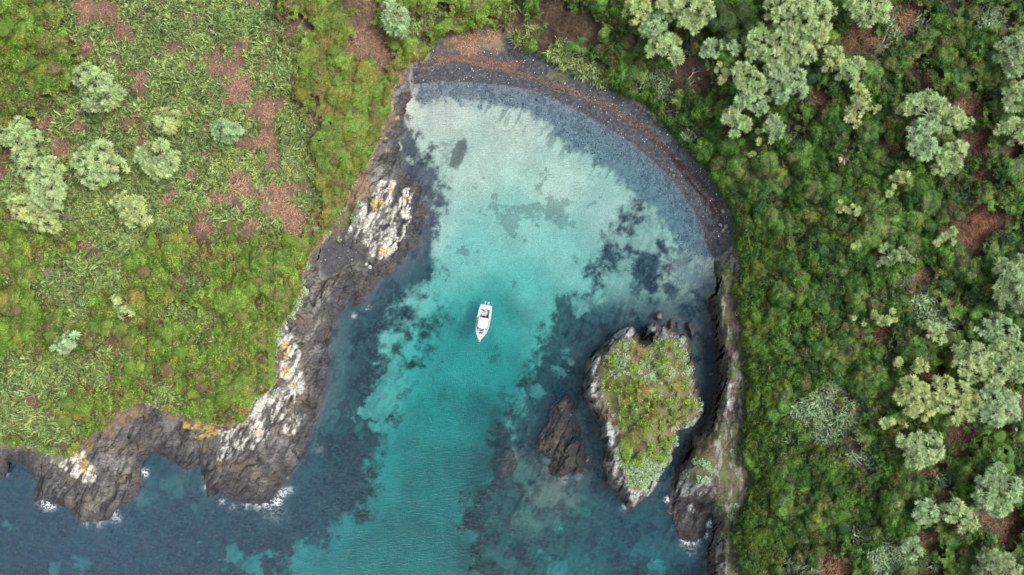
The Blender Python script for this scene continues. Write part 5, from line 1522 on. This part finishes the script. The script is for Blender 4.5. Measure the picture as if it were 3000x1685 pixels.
B = np.stack([gx, gy, gz], 1)
V3 = []
az = gr.uniform(0, 6.283, n)
D = unit(np.stack([np.cos(az), np.sin(az), gr.uniform(0.2, 1.2, n)], 1))
v3, f3, t3 = blades(B, D, gr.uniform(0.2, 0.5, n), 0.10, 0.4, gr, 2, 0.9)
gc = np.where(tbn[:, None], np.array([0.23, 0.155, 0.08]), np.array([0.12, 0.15, 0.045])) * gr.uniform(0.5, 1.3, n)[:, None]
gc[gu_ > 1750] *= 0.75
link('grass', make_mesh('grass', v3, f3, 4, M_LEAF, {'leafcol': np.repeat(gc, 6, 0)}), kind='stuff')

# ------------------------------------------------------------------ plume grasses
PLUME = [(50, 650, 16, 'two long cream plumes at the left edge below the grove', 6, 1), (120, 686, 15, 'brownish tuft right of the long cream plumes at the left edge', 3, 0), (14, 700, 17, 'pinkish plumed tuft at the very left edge', 6, 1), (168, 545, 13, 'dry straw tuft right of the left grove', 2, 0),
         (884, 460, 19, 'straw-coloured tuft above the white lichen rocks', 3, 1), (670, 520, 24, 'large straw-tipped tuft at the lower right of the flax field', 5, 1), (1693, 1059, 22, 'large straw-coloured tuft on the bushy islet', 10, 1), (1618, 260, 20, 'dry pale tuft at the top of the beach', 4, 1), (1650, 292, 12, 'smaller dry tuft below the one at the beach top', 2, 1),
         (470, 1029, 10, 'pale dry tuft above the yellow rocks', 2, 1), (2212, 122, 22, 'green tuft with several white plumes right of the big grove', 8, 0), (2312, 75, 22, 'bluish tuft with plumes leaning right near the top edge', 5, 0), (2190, 182, 14, 'small plumed tuft below the white-plumed one', 4, 0), (2122, 395, 24, 'large tan and grey-green tuft in the right scrub', 6, 1), (2162, 402, 18, 'grey tuft with long plumes right of the large tan tuft', 6, 0),
         (2048, 1412, 16, 'tuft with a fan of white plumes at the bottom edge', 12, 0), (2562, 1069, 22, 'silvery tuft at the right edge below the merged crowns', 3, 0), (2562, 846, 12, 'cream tuft at the right edge beside the oval tree', 3, 1), (1040, 25, 9, 'pale green tuft beside the oval tree at the beach end', 0, 0), (2080, 710, 9, 'tiny cream tuft alone in the right scrub', 4, 1)]
for k, (u, v, rad, labl, npl, straw) in enumerate(PLUME):
    r = np.random.default_rng(1700 + k)
    rm = rad * SC
    z0 = float(height(u, v)[0]) + (0.8 if sample(dVn, np.array([u]), np.array([v]))[0] > 20 else 0.1); X0, Y0 = to_world(u, v, z0)
    root = link('plume_grass', None, None, (X0, Y0, z0), label=labl, category='plume grass', group='plumed tussock grasses')
    n = 190
    az = r.uniform(0, 6.283, n); el = r.uniform(0.2, 1.2, n)
    D = np.stack([np.cos(az) * np.cos(el), np.sin(az) * np.cos(el), np.sin(el)], 1)
    vv, ff, tt = blades(r.normal(size=(n, 3)) * [.15, .15, .02], D, r.uniform(0.75, 1.15, n) * rm * 1.15, 0.045, r.uniform(0.45, 0.8, n), r, 3, 0.8)
    base = np.array([0.42, 0.30, 0.175]) if straw else np.array([0.20, 0.25, 0.16])
    mixf = (r.random(n) < (0.75 if straw else 0.2))[:, None]
    cc_ = np.where(mixf, np.array([0.46, 0.33, 0.20]), np.array([0.20, 0.25, 0.14])) * r.uniform(0.7, 1.25, n)[:, None]
    link('blades', make_mesh('blades', vv, ff, 4, M_LEAF, {'leafcol': np.repeat(cc_, 8, 0)}), root)
    dirp = r.uniform(0, 6.283) if k not in (10, 11, 12, 14) else 0.6
    for j in range(npl):
        a = dirp + r.normal() * 0.55
        s0 = np.array([math.cos(a), math.sin(a), 0.9]); s0 /= np.linalg.norm(s0)
        ln = rm * r.uniform(0.9, 1.45)
        p0 = s0 * ln * 0.55; p1 = s0 * ln + np.array([0, 0, -0.1])
        m_ = 40
        tt_ = r.random(m_)[:, None]
        C_ = p0 * (1 - tt_) + p1 * tt_ + r.normal(size=(m_, 3)) * 0.05
        lv = leaves(C_, unit(r.normal(size=(m_, 3)) + [0, 0, 1]), 0.20, 0.07, r)
        a_ = Acc(); a_.add(lv, np.arange(m_ * 4), (0.68, 0.58, 0.46))
        tv, tf = tube([[0, 0, 0.1], p0 * 0.6 + [0, 0, 0.1], p1], [0.015, 0.012, 0.008], 4)
        a_.add(tv, tf, (0.45, 0.36, 0.2))
        link('plume', a_.mesh('plume', M_LEAF), root)

# ------------------------------------------------------------------ bare pale branches
for k, (u, v, ln, a0, labl) in enumerate([(2298, 466, 3.0, -0.2, 'bare tan forked branch right of the sparse yellow-white tree'), (1742, 186, 2.4, 0.9, 'pale fallen stick on the dark bare soil, upper of two'), (1736, 212, 2.0, 1.1, 'pale fallen stick on the dark bare soil, lower of two'),
                                          (1792, 168, 2.6, 0.6, 'pale leaning stem at the left foot of the thin scattered tuft tree'), (2168, 820, 1.8, 0.3, 'curved white twig below the tiny cream tuft tree'), (2285, 926, 3.2, -0.15, 'curved white branch joining the two small tuft trees'),
                                          (1845, 262, 2.2, 0.2, 'bare white branch poking from the stepped grove edge'), (2052, 455, 1.6, 1.2, 'thin dead twig in the right scrub left of the sparse tree'), (2238, 1036, 1.8, 0.0, 'short reddish log above the tiny pale trees')]):
    r = np.random.default_rng(1900 + k)
    z0 = float(height(u, v)[0]) + (1.6 if sample(dVn, np.array([u]), np.array([v]))[0] > 20 else 0.3) * (0.35 if k in (1, 2) else 1.0)
    X0, Y0 = to_world(u, v, z0)
    a_ = Acc()
    def grow_(p, ang_, l, rad_, depth):
        q_ = p + np.array([math.cos(ang_), math.sin(ang_), 0.25 * r.random()]) * l
        tv, tf = tube(curve_pts(p, q_, 5, r, 0.12), np.linspace(rad_, rad_ * 0.55, 5), 6)
        a_.add(tv, tf, (0.50, 0.44, 0.35) if k != 8 else (0.28, 0.15, 0.10))
        if depth:
            for s_ in (-1, 1):
                grow_(q_ + (p - q_) * r.uniform(0, 0.35), ang_ + s_ * r.uniform(0.3, 0.8), l * r.uniform(0.45, 0.7), rad_ * 0.55, depth - 1)
    grow_(np.array([-ln / 2 * math.cos(a0), -ln / 2 * math.sin(a0), 0.0]), a0, ln * 0.6, 0.07, 0 if k == 8 else 3)
    link('dead_branch', a_.mesh('dead_branch', M_BARK, True), None, (X0, Y0, z0), label=labl, category='branch', group='bare dead branches')

# ------------------------------------------------------------------ beach: wrack lines, stones, boulders
r = np.random.default_rng(2100)
acc_v = []; acc_c = []
def along(pts, n, width_fn):
    P = np.array(pts, float); seg = np.hypot(*(P[1:] - P[:-1]).T); cum = np.concatenate([[0], np.cumsum(seg)])
    s_ = r.uniform(0, cum[-1], n)
    u = np.interp(s_, cum, P[:, 0]); v = np.interp(s_, cum, P[:, 1])
    f = s_ / cum[-1]
    k = fbm(s_ / 14, s_ * 0 + 3, 3, 141)
    off = r.normal(size=n) * width_fn(f) * (0.35 + 1.3 * k)
    return u + off * 0.5, v - off * 0.85 + (fbm(s_ / 30, s_ * 0, 2, 143) - .5) * 10, f
u1, v1_, f1 = along(WRACK, 8500, lambda f: 2.4 + 2.8 * np.sin(np.clip(f, 0, 1) * 3.1))
u2, v2_, f2 = along(WRACK2, 3800, lambda f: 7.0 + 0 * f)
u3, v3_, f3_ = along([(1690, 395), (1730, 425), (1760, 455), (1790, 490), (1810, 530), (1815, 570), (1822, 590)], 2200, lambda f: 7.0 + 0 * f)
wu_ = np.concatenate([u1, u2, u3]); wvv = np.concatenate([v1_, v2_, v3_])
darkf = np.concatenate([sstep(0.62, 0.8, f1 + r.normal(size=len(f1)) * 0.08), 0 * f2, 1 + 0 * f3_])
okw = (sample(H, wu_, wvv) > 0.02) & (sample(dVn, wu_, wvv) < 6)
wu_, wvv, darkf = wu_[okw], wvv[okw], darkf[okw]
wz = height(wu_, wvv); wxx, wyy = to_world(wu_, wvv, wz)
n = len(wu_); az = r.uniform(0, 6.283, n)
D = unit(np.stack([np.cos(az), np.sin(az), r.uniform(0, 0.5, n)], 1))
vw, fw, tw = blades(np.stack([wxx, wyy, wz + 0.03], 1), D, r.uniform(0.12, 0.42, n), r.uniform(0.04, 0.10, n), 0.4, r, 2, 1.2)
wc = (np.array([0.27, 0.155, 0.10])[None] * (1 - darkf[:, None]) + np.array([0.055, 0.022, 0.020])[None] * darkf[:, None]) * r.uniform(0.5, 1.5, n)[:, None]
link('seaweed', make_mesh('seaweed', vw, fw, 4, M_WRACK, {'leafcol': np.repeat(wc, 6, 0)}), kind='stuff')


def stone(seed, sub=2, rough_=0.22):
    bm = bmesh.new(); bmesh.ops.create_icosphere(bm, subdivisions=sub, radius=1.0)
    rs = np.random.default_rng(seed); pl = unit(rs.normal(size=(9, 3))); of = rs.uniform(0.55, 0.95, 9)
    for v in bm.verts:
        p = np.array(v.co)
        for q, d in zip(pl, of):
            s_ = p @ q
            if s_ > d:
                p = p - q * (s_ - d) * 0.9
        p = p * (1 + rs.normal() * 0.02)
        v.co = p * [1.0, 0.8, 0.55]
    me = bpy.data.meshes.new('boulder'); bm.to_mesh(me); bm.free()
    at = me.attributes.new('leafcol', 'FLOAT_COLOR', 'POINT'); vals = []
    for v in me.vertices:
        q = rs.uniform(0.8, 1.15); vals += [q, q, q, 1]
    at.data.foreach_set('color', vals)
    me.materials.append(M_STONE)
    return me


# pebbles: small faceted stones strewn over the beach and under the shallows
nP = 9000
pu = r.uniform(1040, 1860, nP * 5); pv = r.uniform(115, 680, nP * 5)
hh_ = sample(H, pu, pv)
okp = (((sample(beach, pu, pv) > 0.5) & (hh_ > -0.1)) | ((sample(shelf, pu, pv) > 0.6) & (hh_ > -0.9) & (hh_ < 0))) & (sample(dVn, pu, pv) < 4)
okp |= False
pu, pv = pu[okp][:nP], pv[okp][:nP]
cu3 = r.uniform(790, 925, 900); cv3 = r.uniform(600, 745, 900); okc = (sample(cove, cu3, cv3) > 0.5) & (sample(H, cu3, cv3) > 0)
pu = np.concatenate([pu, cu3[okc]]); pv = np.concatenate([pv, cv3[okc]])
pz = height(pu, pv); pxx, pyy = to_world(pu, pv, pz)
O8 = np.array([[1, 0, 0], [0.3, 0.9, 0], [-0.8, 0.5, 0], [-0.8, -0.6, 0], [0.4, -0.9, 0], [0.1, 0, 0.7]])
Fp = np.array([[0, 1, 5, 5], [1, 2, 5, 5], [2, 3, 5, 5], [3, 4, 5, 5], [4, 0, 5, 5]])
tri = np.array([[0, 1, 5], [1, 2, 5], [2, 3, 5], [3, 4, 5], [4, 0, 5]])
n = len(pu); sz = np.exp(r.normal(size=n) * 0.35) * 0.08; an = r.uniform(0, 6.28, n)
base = O8[None] * sz[:, None, None]
xx = base[..., 0] * np.cos(an)[:, None] - base[..., 1] * np.sin(an)[:, None]; yy = base[..., 0] * np.sin(an)[:, None] + base[..., 1] * np.cos(an)[:, None]
vp = np.stack([xx + pxx[:, None], yy + pyy[:, None], base[..., 2] + pz[:, None]], -1).reshape(-1, 3)
fp = (np.arange(n)[:, None, None] * 6 + tri[None]).ravel()
wht = r.random(n) < 0.06
pc = np.where(wht[:, None], np.array([0.55, 0.55, 0.56]), np.array([0.075, 0.075, 0.085])) * r.uniform(0.6, 1.5, n)[:, None]
link('pebbles', make_mesh('pebbles', vp, fp, 3, M_STONE, {'leafcol': np.repeat(pc, 6, 0)}), kind='stuff')

BOULD = [(1688, 427, 5, 'round grey boulder where the waterline meets the beach, upper of a cluster'), (1694, 441, 4.5, 'tan boulder in the waterline cluster, lower right'), (1684, 438, 4, 'small olive boulder in the waterline cluster'), (1702, 400, 4, 'small boulder beside the red-brown wrack'), (1727, 422, 4.5, 'orange-grey boulder in the dark wrack'),
         (1779, 512, 6, 'dark flat boulder in the wrack near the beach end'), (1818, 532, 5.5, 'pale boulder below the scrub near the beach end'), (1813, 566, 5, 'light grey boulder at the foot of the scrub'), (1826, 570, 6, 'rounded grey boulder beside the light one at the scrub foot'), (1820, 580, 6, 'larger pale boulder at the right end of the beach'), (1832, 583, 5, 'brown boulder touching the scrub at the beach end'), (1836, 596, 5.5, 'dark boulder against the cliff start'),
         (1815, 610, 8, 'big black boulder in the corner of beach and cliff'), (1824, 598, 5, 'grey boulder between black one and scrub'), (1785, 568, 4.5, 'tan stone alone on dark gravel'), (1790, 500, 4, 'grey stone in upper wrack near the beach end'), (1140, 204, 0, ''), (1037, 202, 6, 'mossy olive boulder at the left end of the beach'), (1012, 230, 5, 'grey boulder on the left shore below the beach end'), (1018, 278, 5, 'dark boulder on the left shore beside clear sand'),
         (2272, 0, 0, ''), (1745, 940, 0, ''), (1788, 942, 5, 'reddish boulder in the channel by the right cliff'), (1360, 258, 0, ''), (930, 672, 6, 'white-crusted boulder below the lichen rocks'), (922, 664, 5, 'small white-crusted boulder beside the larger below the lichen rocks'), (720, 825, 6, 'white block at the top of the yellow ledge'), (885, 622, 4, 'tan stone at the edge of the dark cove'), (842, 626, 4, 'yellow stone in the dark cove')]
bm_var = [stone(40 + i) for i in range(5)]
for (u, v, rad, labl) in BOULD:
    if not rad:
        continue
    z0 = float(height(u, v)[0]); X0, Y0 = to_world(u, v, z0)
    o = link('boulder', bm_var[r.integers(5)], None, (X0, Y0, z0 + 0.05), label=labl, category='boulder', group='boulders along the shore')
    s_ = rad * SC * 1.15; o.scale = (s_, s_, s_ * 1.1); o.rotation_euler = (0, 0, r.uniform(0, 6.28))
    c3 = (0.55, 0.54, 0.5) if 'white' in labl else (0.07, 0.065, 0.07) if ('black' in labl or 'dark' in labl) else (0.30, 0.23, 0.17) if ('tan' in labl or 'orange' in labl or 'reddish' in labl) else (0.33, 0.27, 0.08) if 'yellow' in labl else (0.16, 0.16, 0.09) if 'olive' in labl else (0.32, 0.32, 0.31) if ('pale' in labl or 'light' in labl) else (0.19, 0.185, 0.18)
    o.color = (c3[0] * 0.6, c3[1] * 0.6, c3[2] * 0.6, 1)
#BOAT
# ------------------------------------------------------------------ the boat
def bm_obj(name, bm, mat, parent, bevel=0.0, smooth=False):
    me = bpy.data.meshes.new(name)
    if bevel:
        bmesh.ops.bevel(bm, geom=[e for e in bm.edges if e.calc_face_angle(0) > 0.5], offset=bevel, segments=2, affect='EDGES', profile=0.6)
    bmesh.ops.recalc_face_normals(bm, faces=bm.faces)
    bm.to_mesh(me); bm.free()
    for p in me.polygons:
        p.use_smooth = smooth
    me.materials.append(mat)
    return link(name, me, parent)


def add_box(bm, c, s, rz=0.0, taper=(1, 1)):
    r_ = bmesh.ops.create_cube(bm, size=1.0)
    for v in r_['verts']:
        k = taper if v.co.z > 0 else (1, 1)
        x, y = v.co.x * s[0] * k[0], v.co.y * s[1] * k[1]
        v.co = Vector((x * math.cos(rz) - y * math.sin(rz) + c[0], x * math.sin(rz) + y * math.cos(rz) + c[1], v.co.z * s[2] + c[2]))


def add_prism(bm, outline, z0, z1, top_scale=1.0, cen=(0, 0)):
    lo = [bm.verts.new((x, y, z0)) for x, y in outline]
    hi = [bm.verts.new((cen[0] + (x - cen[0]) * top_scale, cen[1] + (y - cen[1]) * top_scale, z1)) for x, y in outline]
    n = len(outline)
    bm.faces.new(hi); bm.faces.new(lo[::-1])
    for i in range(n):
        j = (i + 1) % n
        bm.faces.new((lo[i], lo[j], hi[j], hi[i]))


def add_tube(bm, pts, rad, sides=6):
    v, f = tube(np.array(pts, float), np.full(len(pts), rad) if np.isscalar(rad) else np.array(rad), sides)
    vs = [bm.verts.new(p) for p in v]
    for i in range(0, len(f), 4):
        bm.faces.new([vs[k] for k in f[i:i + 4]])
    bm.faces.new(vs[:sides][::-1]); bm.faces.new(vs[-sides:])


W_HULL = plain('white_hull_paint', (0.40, 0.40, 0.43), 0.35, 0.5, 0, 0.04)
W_SIDE = plain('pale_grey_paint', (0.20, 0.20, 0.24), 0.45, 0.5, 0, 0.08)
W_ROOF = plain('white_roof', (0.56, 0.56, 0.58), 0.4, 0.5, 0, 0.03)
G_DECK = plain('grey_deck', (0.42, 0.41, 0.38), 0.8, 0.2, 0, 0.10, 9)
G_ALU = plain('brushed_metal', (0.50, 0.52, 0.56), 0.4, 0.5, 0.6, 0.08)
D_GLASS = plain('tinted_glass', (0.10, 0.14, 0.24), 0.12, 0.7, 0, 0.05)
D_HATCH = plain('dark_hatch', (0.055, 0.06, 0.10), 0.3, 0.5, 0, 0.1)
G_MOTOR = plain('grey_cowling', (0.33, 0.36, 0.42), 0.35, 0.5, 0, 0.06)
BLK = plain('black_fabric', (0.02, 0.018, 0.03), 0.8, 0.2, 0, 0.2)
BLU = plain('blue_fabric', (0.10, 0.14, 0.50), 0.8, 0.2, 0, 0.2)
REDC = plain('red_fabric', (0.25, 0.05, 0.05), 0.8, 0.2, 0, 0.2)
VIO = plain('violet_grey_pad', (0.24, 0.22, 0.36), 0.7, 0.3, 0, 0.1)

bs = np.array(to_world(1223.8, 767.2, 1.0)); bb = np.array(to_world(1205.9, 859.3, 1.2))
LEN = float(np.hypot(*(bb - bs)))
ang = math.atan2(bb[1] - bs[1], bb[0] - bs[0]) - math.pi / 2
boat = link('motor_boat', None, None, (bs[0], bs[1], 0), label='white hardtop motor boat with two grey outboards anchored in the middle of the bay', category='boat')
boat.rotation_euler = (0, 0, ang)
K = LEN / 7.6


def hw(y):   # half width of the deck edge
    return float(np.interp(y / LEN, [0, 0.03, 0.12, 0.35, 0.55, 0.68, 0.78, 0.86, 0.92, 0.96, 1.0], [1.12, 1.22, 1.34, 1.40, 1.36, 1.22, 0.95, 0.64, 0.36, 0.20, 0.05])) * K


ys = np.linspace(0, LEN, 25)
def sheer(y):
    return 0.85 + 0.45 * (y / LEN) ** 2
bm = bmesh.new()
rings = []
for y in ys:
    q = y / LEN; k = 1 - 0.9 * sstep(0.7, 1.0, np.array([q]))[0]
    w0 = hw(y); z = sheer(y); fl = 0.80 - 0.35 * q
    keel = -0.35 + 0.75 * max(0, q - 0.75) / 0.25
    prof_ = [(-w0, z), (-w0 * 1.0, z - 0.08), (-w0 * (0.94 - 0.12 * q), 0.25 + keel * 0.2), (-w0 * fl * 0.6, min(keel * 0.5 + 0.05, 0.3)), (0, keel), (w0 * fl * 0.6, min(keel * 0.5 + 0.05, 0.3)), (w0 * (0.94 - 0.12 * q), 0.25 + keel * 0.2), (w0, z - 0.08), (w0, z)]
    rings.append([bm.verts.new((x, y, zz_)) for x, zz_ in prof_])
for a, b in zip(rings[:-1], rings[1:]):
    for i in range(8):
        bm.faces.new((a[i], a[i + 1], b[i + 1], b[i]))
bm.faces.new(rings[0][::-1]); bm.faces.new(rings[-1])
hull = bm_obj('hull', bm, W_HULL, boat, 0, True)
# side decks and foredeck: a ring round the cockpit and cabin
COCK = [(-0.92 * K, 0.9 * K), (0.92 * K, 0.9 * K), (1.0 * K, 2.9 * K), (-1.0 * K, 2.9 * K)]
bm = bmesh.new()
out_r = []; in_r = []
for y in ys:
    ow = hw(y) - 0.01; iw = min(0.93 * K, hw(y) * 0.72) if 0.9 * K <= y <= 5.3 * K else None
    out_r.append((y, ow, iw))
for (y0, o0, i0), (y1, o1, i1) in zip(out_r[:-1], out_r[1:]):
    for sgn in (-1, 1):
        a0 = i0 if (i0 is not None and i1 is not None) else 0.0; a1 = i1 if (i0 is not None and i1 is not None) else 0.0
        p = [bm.verts.new((sgn * a0, y0, sheer(y0) + 0.02 + (0.08 if a0 == 0 else 0))), bm.verts.new((sgn * o0, y0, sheer(y0) + 0.02)), bm.verts.new((sgn * o1, y1, sheer(y1) + 0.02)), bm.verts.new((sgn * a1, y1, sheer(y1) + 0.02 + (0.08 if a1 == 0 else 0)))]
        bm.faces.new(p if sgn > 0 else p[::-1])
bmesh.ops.remove_doubles(bm, verts=bm.verts, dist=0.001)
ex = bmesh.ops.extrude_face_region(bm, geom=bm.faces[:])
for v in [g for g in ex['geom'] if isinstance(g, bmesh.types.BMVert)]:
    v.co.z += 0.05
bm_obj('deck', bm, W_HULL, boat)
bm = bmesh.new(); add_box(bm, (0, 1.95 * K, 0.30), (1.84 * K, 2.2 * K, 0.06)); bm_obj('cockpit_floor', bm, G_DECK, boat)
bm = bmesh.new()
for sgn in (-1, 1):
    add_box(bm, (sgn * 0.90 * K, 1.95 * K, 0.62), (0.06, 2.1 * K, 0.62))
bm_obj('cockpit_lining', bm, W_HULL, boat)
# transom: bait board, wells, stern platform
bm = bmesh.new(); add_box(bm, (0, 0.72 * K, 0.98), (2.0 * K, 0.5 * K, 0.10)); tr = bm_obj('transom_bench', bm, W_ROOF, boat, 0.02)
for x in (-0.78, 0.78):
    bm = bmesh.new(); add_box(bm, (x * K, 0.25 * K, 0.935), (0.42 * K, 0.26 * K, 0.03)); bm_obj('transom_well', bm, G_MOTOR, boat, 0.01)
bm = bmesh.new(); add_box(bm, (0, 0.34 * K, 0.97), (1.12 * K, 0.22 * K, 0.10)); bb_ = bm_obj('bait_board', bm, W_ROOF, boat, 0.02)
for x in (-0.35, 0.0, 0.35):
    bm = bmesh.new(); add_tube(bm, [(x * K, 0.34 * K, 0.98), (x * K, 0.34 * K, 1.10)], 0.055); bm_obj('rod_holder', bm, BLK, bb_)
bm = bmesh.new(); add_box(bm, (-0.1 * K, 1.18 * K, 0.62), (0.78 * K, 0.34 * K, 0.58)); cb = bm_obj('bait_locker', bm, VIO, boat, 0.03)
bm = bmesh.new(); add_box(bm, (-0.1 * K, 1.18 * K, 0.925), (0.52 * K, 0.18 * K, 0.03)); bm_obj('lid', bm, plain('pale_lid', (0.6, 0.55, 0.62), .5), cb, 0.01)
bm = bmesh.new(); add_box(bm, (-0.74 * K, 1.08 * K, 0.55), (0.3 * K, 0.26 * K, 0.45)); bm_obj('corner_step', bm, D_HATCH, boat, 0.02)
# cabin sides and windscreen
CAB = [(-0.86, 2.95), (0.86, 2.95), (0.92, 4.4), (0.84, 5.0), (0.55, 5.38), (0, 5.48), (-0.55, 5.38), (-0.84, 5.0), (-0.92, 4.4)]
CAB = [(x * K, y * K) for x, y in CAB]
bm = bmesh.new(); add_prism(bm, CAB, 0.95, 1.35, 0.97, (0, 4.0 * K)); bm_obj('cabin', bm, W_SIDE, boat, 0.02)
bm = bmesh.new(); add_prism(bm, [(x * 0.97, y if y < 5 * K else y - 0.05) for x, y in CAB], 1.35, 2.02, 0.84, (0, 3.6 * K)); ws = bm_obj('windscreen', bm, D_GLASS, boat, 0.01)
bm = bmesh.new()
for x in (-0.9, -0.32, 0.32, 0.9):
    add_tube(bm, [(x * 0.62 * K, (5.46 - 0.1 * abs(x)) * K, 1.36), (x * 0.55 * K, (5.02 - 0.1 * abs(x)) * K, 2.0)], 0.03)
bm_obj('windscreen_frame', bm, W_HULL, ws)
for x in (-0.55, 0.5):
    bm = bmesh.new(); bmesh.ops.create_uvsphere(bm, u_segments=14, v_segments=8, radius=0.21)
    for v in bm.verts:
        v.co.z *= 0.45; v.co.x *= 1.15
        v.co += Vector((x * K, 5.05 * K, 1.72))
    bm_obj('deck_vent', bm, W_ROOF, boat, 0, True)
# hardtop
bm = bmesh.new()
HT = [(-0.90, 2.62), (-0.98, 2.75), (-0.99, 4.2), (-0.9, 4.62), (-0.6, 4.82), (0, 4.9), (0.6, 4.82), (0.9, 4.62), (0.99, 4.2), (0.98, 2.75), (0.90, 2.62)]
add_prism(bm, [(x * K, y * K) for x, y in HT][::-1], 2.02, 2.12, 0.97, (0, 3.7 * K)); ht_ = bm_obj('hardtop', bm, W_ROOF, boat, 0.03)
for x in (-0.34, 0.36):
    bm = bmesh.new(); add_tube(bm, [(x * K, 4.05 * K, 2.11), (x * K, 4.05 * K, 2.26)], 0.07, 8); bm_obj('roof_light', bm, BLK, ht_)
bm = bmesh.new()
for sgn in (-1, 1):
    add_tube(bm, [(sgn * 1.02 * K, 2.7 * K, 0.9), (sgn * 0.92 * K, 2.75 * K, 2.05)], 0.03)
    add_tube(bm, [(sgn * 0.93 * K, 3.6 * K, 0.95), (sgn * 0.9 * K, 3.6 * K, 2.05)], 0.03)
bm_obj('hardtop_post', bm, G_ALU, boat)
bm = bmesh.new()
for x in (-0.75, -0.45, -0.15, 0.15, 0.45, 0.75):
    add_tube(bm, [(x * K, 2.60 * K, 2.0), (x * K, 2.42 * K, 2.28)], 0.028, 6)
bm_obj('rod_rack', bm, BLK, ht_)
bm = bmesh.new(); add_prism(bm, [(x * K, y * K) for x, y in [(-0.36, 5.62), (0.40, 5.62), (0.24, 6.28), (-0.22, 6.28)]][::1], 1.17, 1.27); fh = bm_obj('fore_hatch', bm, D_HATCH, boat, 0.02)
bm = bmesh.new(); add_prism(bm, [(-0.16 * K, 6.7 * K), (0.16 * K, 6.7 * K), (0.13 * K, 7.62 * K), (0, 7.78 * K), (-0.13 * K, 7.62 * K)], 1.26, 1.34); bm_obj('bow_platform', bm, W_ROOF, boat, 0.02)
# rails
for sgn in (-1, 1):
    bm = bmesh.new()
    pts = [(sgn * (hw(y) + 0.02), y, sheer(y) + 0.42) for y in np.linspace(3.1 * K, 7.2 * K, 12)]
    add_tube(bm, pts, 0.025)
    for y in np.linspace(3.1 * K, 7.0 * K, 6):
        add_tube(bm, [(sgn * (hw(y) - 0.03), y, sheer(y)), (sgn * (hw(y) + 0.02), y, sheer(y) + 0.42)], 0.022)
    bm_obj('side_rail', bm, G_ALU, boat)
    for y in (1.4, 2.65, 4.4, 5.7):
        bm = bmesh.new(); add_box(bm, (sgn * (hw(y * K) + 0.03), y * K, sheer(y * K) + 0.03), (0.10, 0.13, 0.12)); bm_obj('cleat', bm, W_ROOF, boat, 0.02)
# outboards
for x in (-0.30, 0.34):
    bm = bmesh.new(); bmesh.ops.create_uvsphere(bm, u_segments=16, v_segments=10, radius=1.0)
    for v in bm.verts:
        v.co = Vector((v.co.x * 0.24 * K + x * K, v.co.y * 0.36 * K - 0.42 * K, max(v.co.z, -0.7) * 0.34 + 1.12))
    cw = bm_obj('outboard_motor', bm, G_MOTOR, boat, 0, True)
    bm = bmesh.new(); add_box(bm, (x * K, -0.34 * K, 0.35), (0.18, 0.26, 1.2)); add_box(bm, (x * K, -0.08 * K, 0.75), (0.22, 0.3, 0.25)); add_box(bm, (x * K, -0.42 * K, -0.2), (0.26, 0.5, 0.03)); bm_obj('leg', bm, G_MOTOR, cw, 0.01)


def soft_lump(name, mat, loc, size, seed, **props):
    bm = bmesh.new(); bmesh.ops.create_icosphere(bm, subdivisions=3, radius=1.0)
    rs = np.random.default_rng(seed)
    for v in bm.verts:
        k = 1 + 0.22 * math.sin(v.co.x * 5 + seed) * math.cos(v.co.y * 6) + 0.05 * rs.normal()
        v.co = Vector((v.co.x * size[0] * k, v.co.y * size[1] * k, (v.co.z * k + 0.75) * size[2]))
    me = bpy.data.meshes.new(name); bm.to_mesh(me); bm.free(); me.materials.append(mat)
    for p in me.polygons:
        p.use_smooth = True
    ca, sa = math.cos(ang), math.sin(ang)
    x, y = loc[0] * K, loc[1] * K
    o = link(name, me, None, (bs[0] + x * ca - y * sa, bs[1] + x * sa + y * ca, loc[2]), **props)
    o.rotation_euler = (0, 0, ang)
    return o


soft_lump('jacket', BLU, (0.66, 2.42, 0.36), (0.26, 0.28, 0.22), 3, label='crumpled blue jacket lying in the boat cockpit beside the cabin', category='jacket')
soft_lump('duffel_bag', BLK, (0.02, 2.5, 0.36), (0.40, 0.20, 0.20), 5, label='black duffel bag in the middle of the boat cockpit by the cabin', category='bag')
soft_lump('backpack', BLK, (-0.66, 2.25, 0.36), (0.17, 0.30, 0.24), 8, label='black backpack along the side of the boat cockpit', category='bag')
soft_lump('life_jacket', REDC, (-0.88, 2.72, 0.92), (0.15, 0.20, 0.09), 9, label='dark red life jacket on the side deck of the boat by the cabin', category='life jacket')
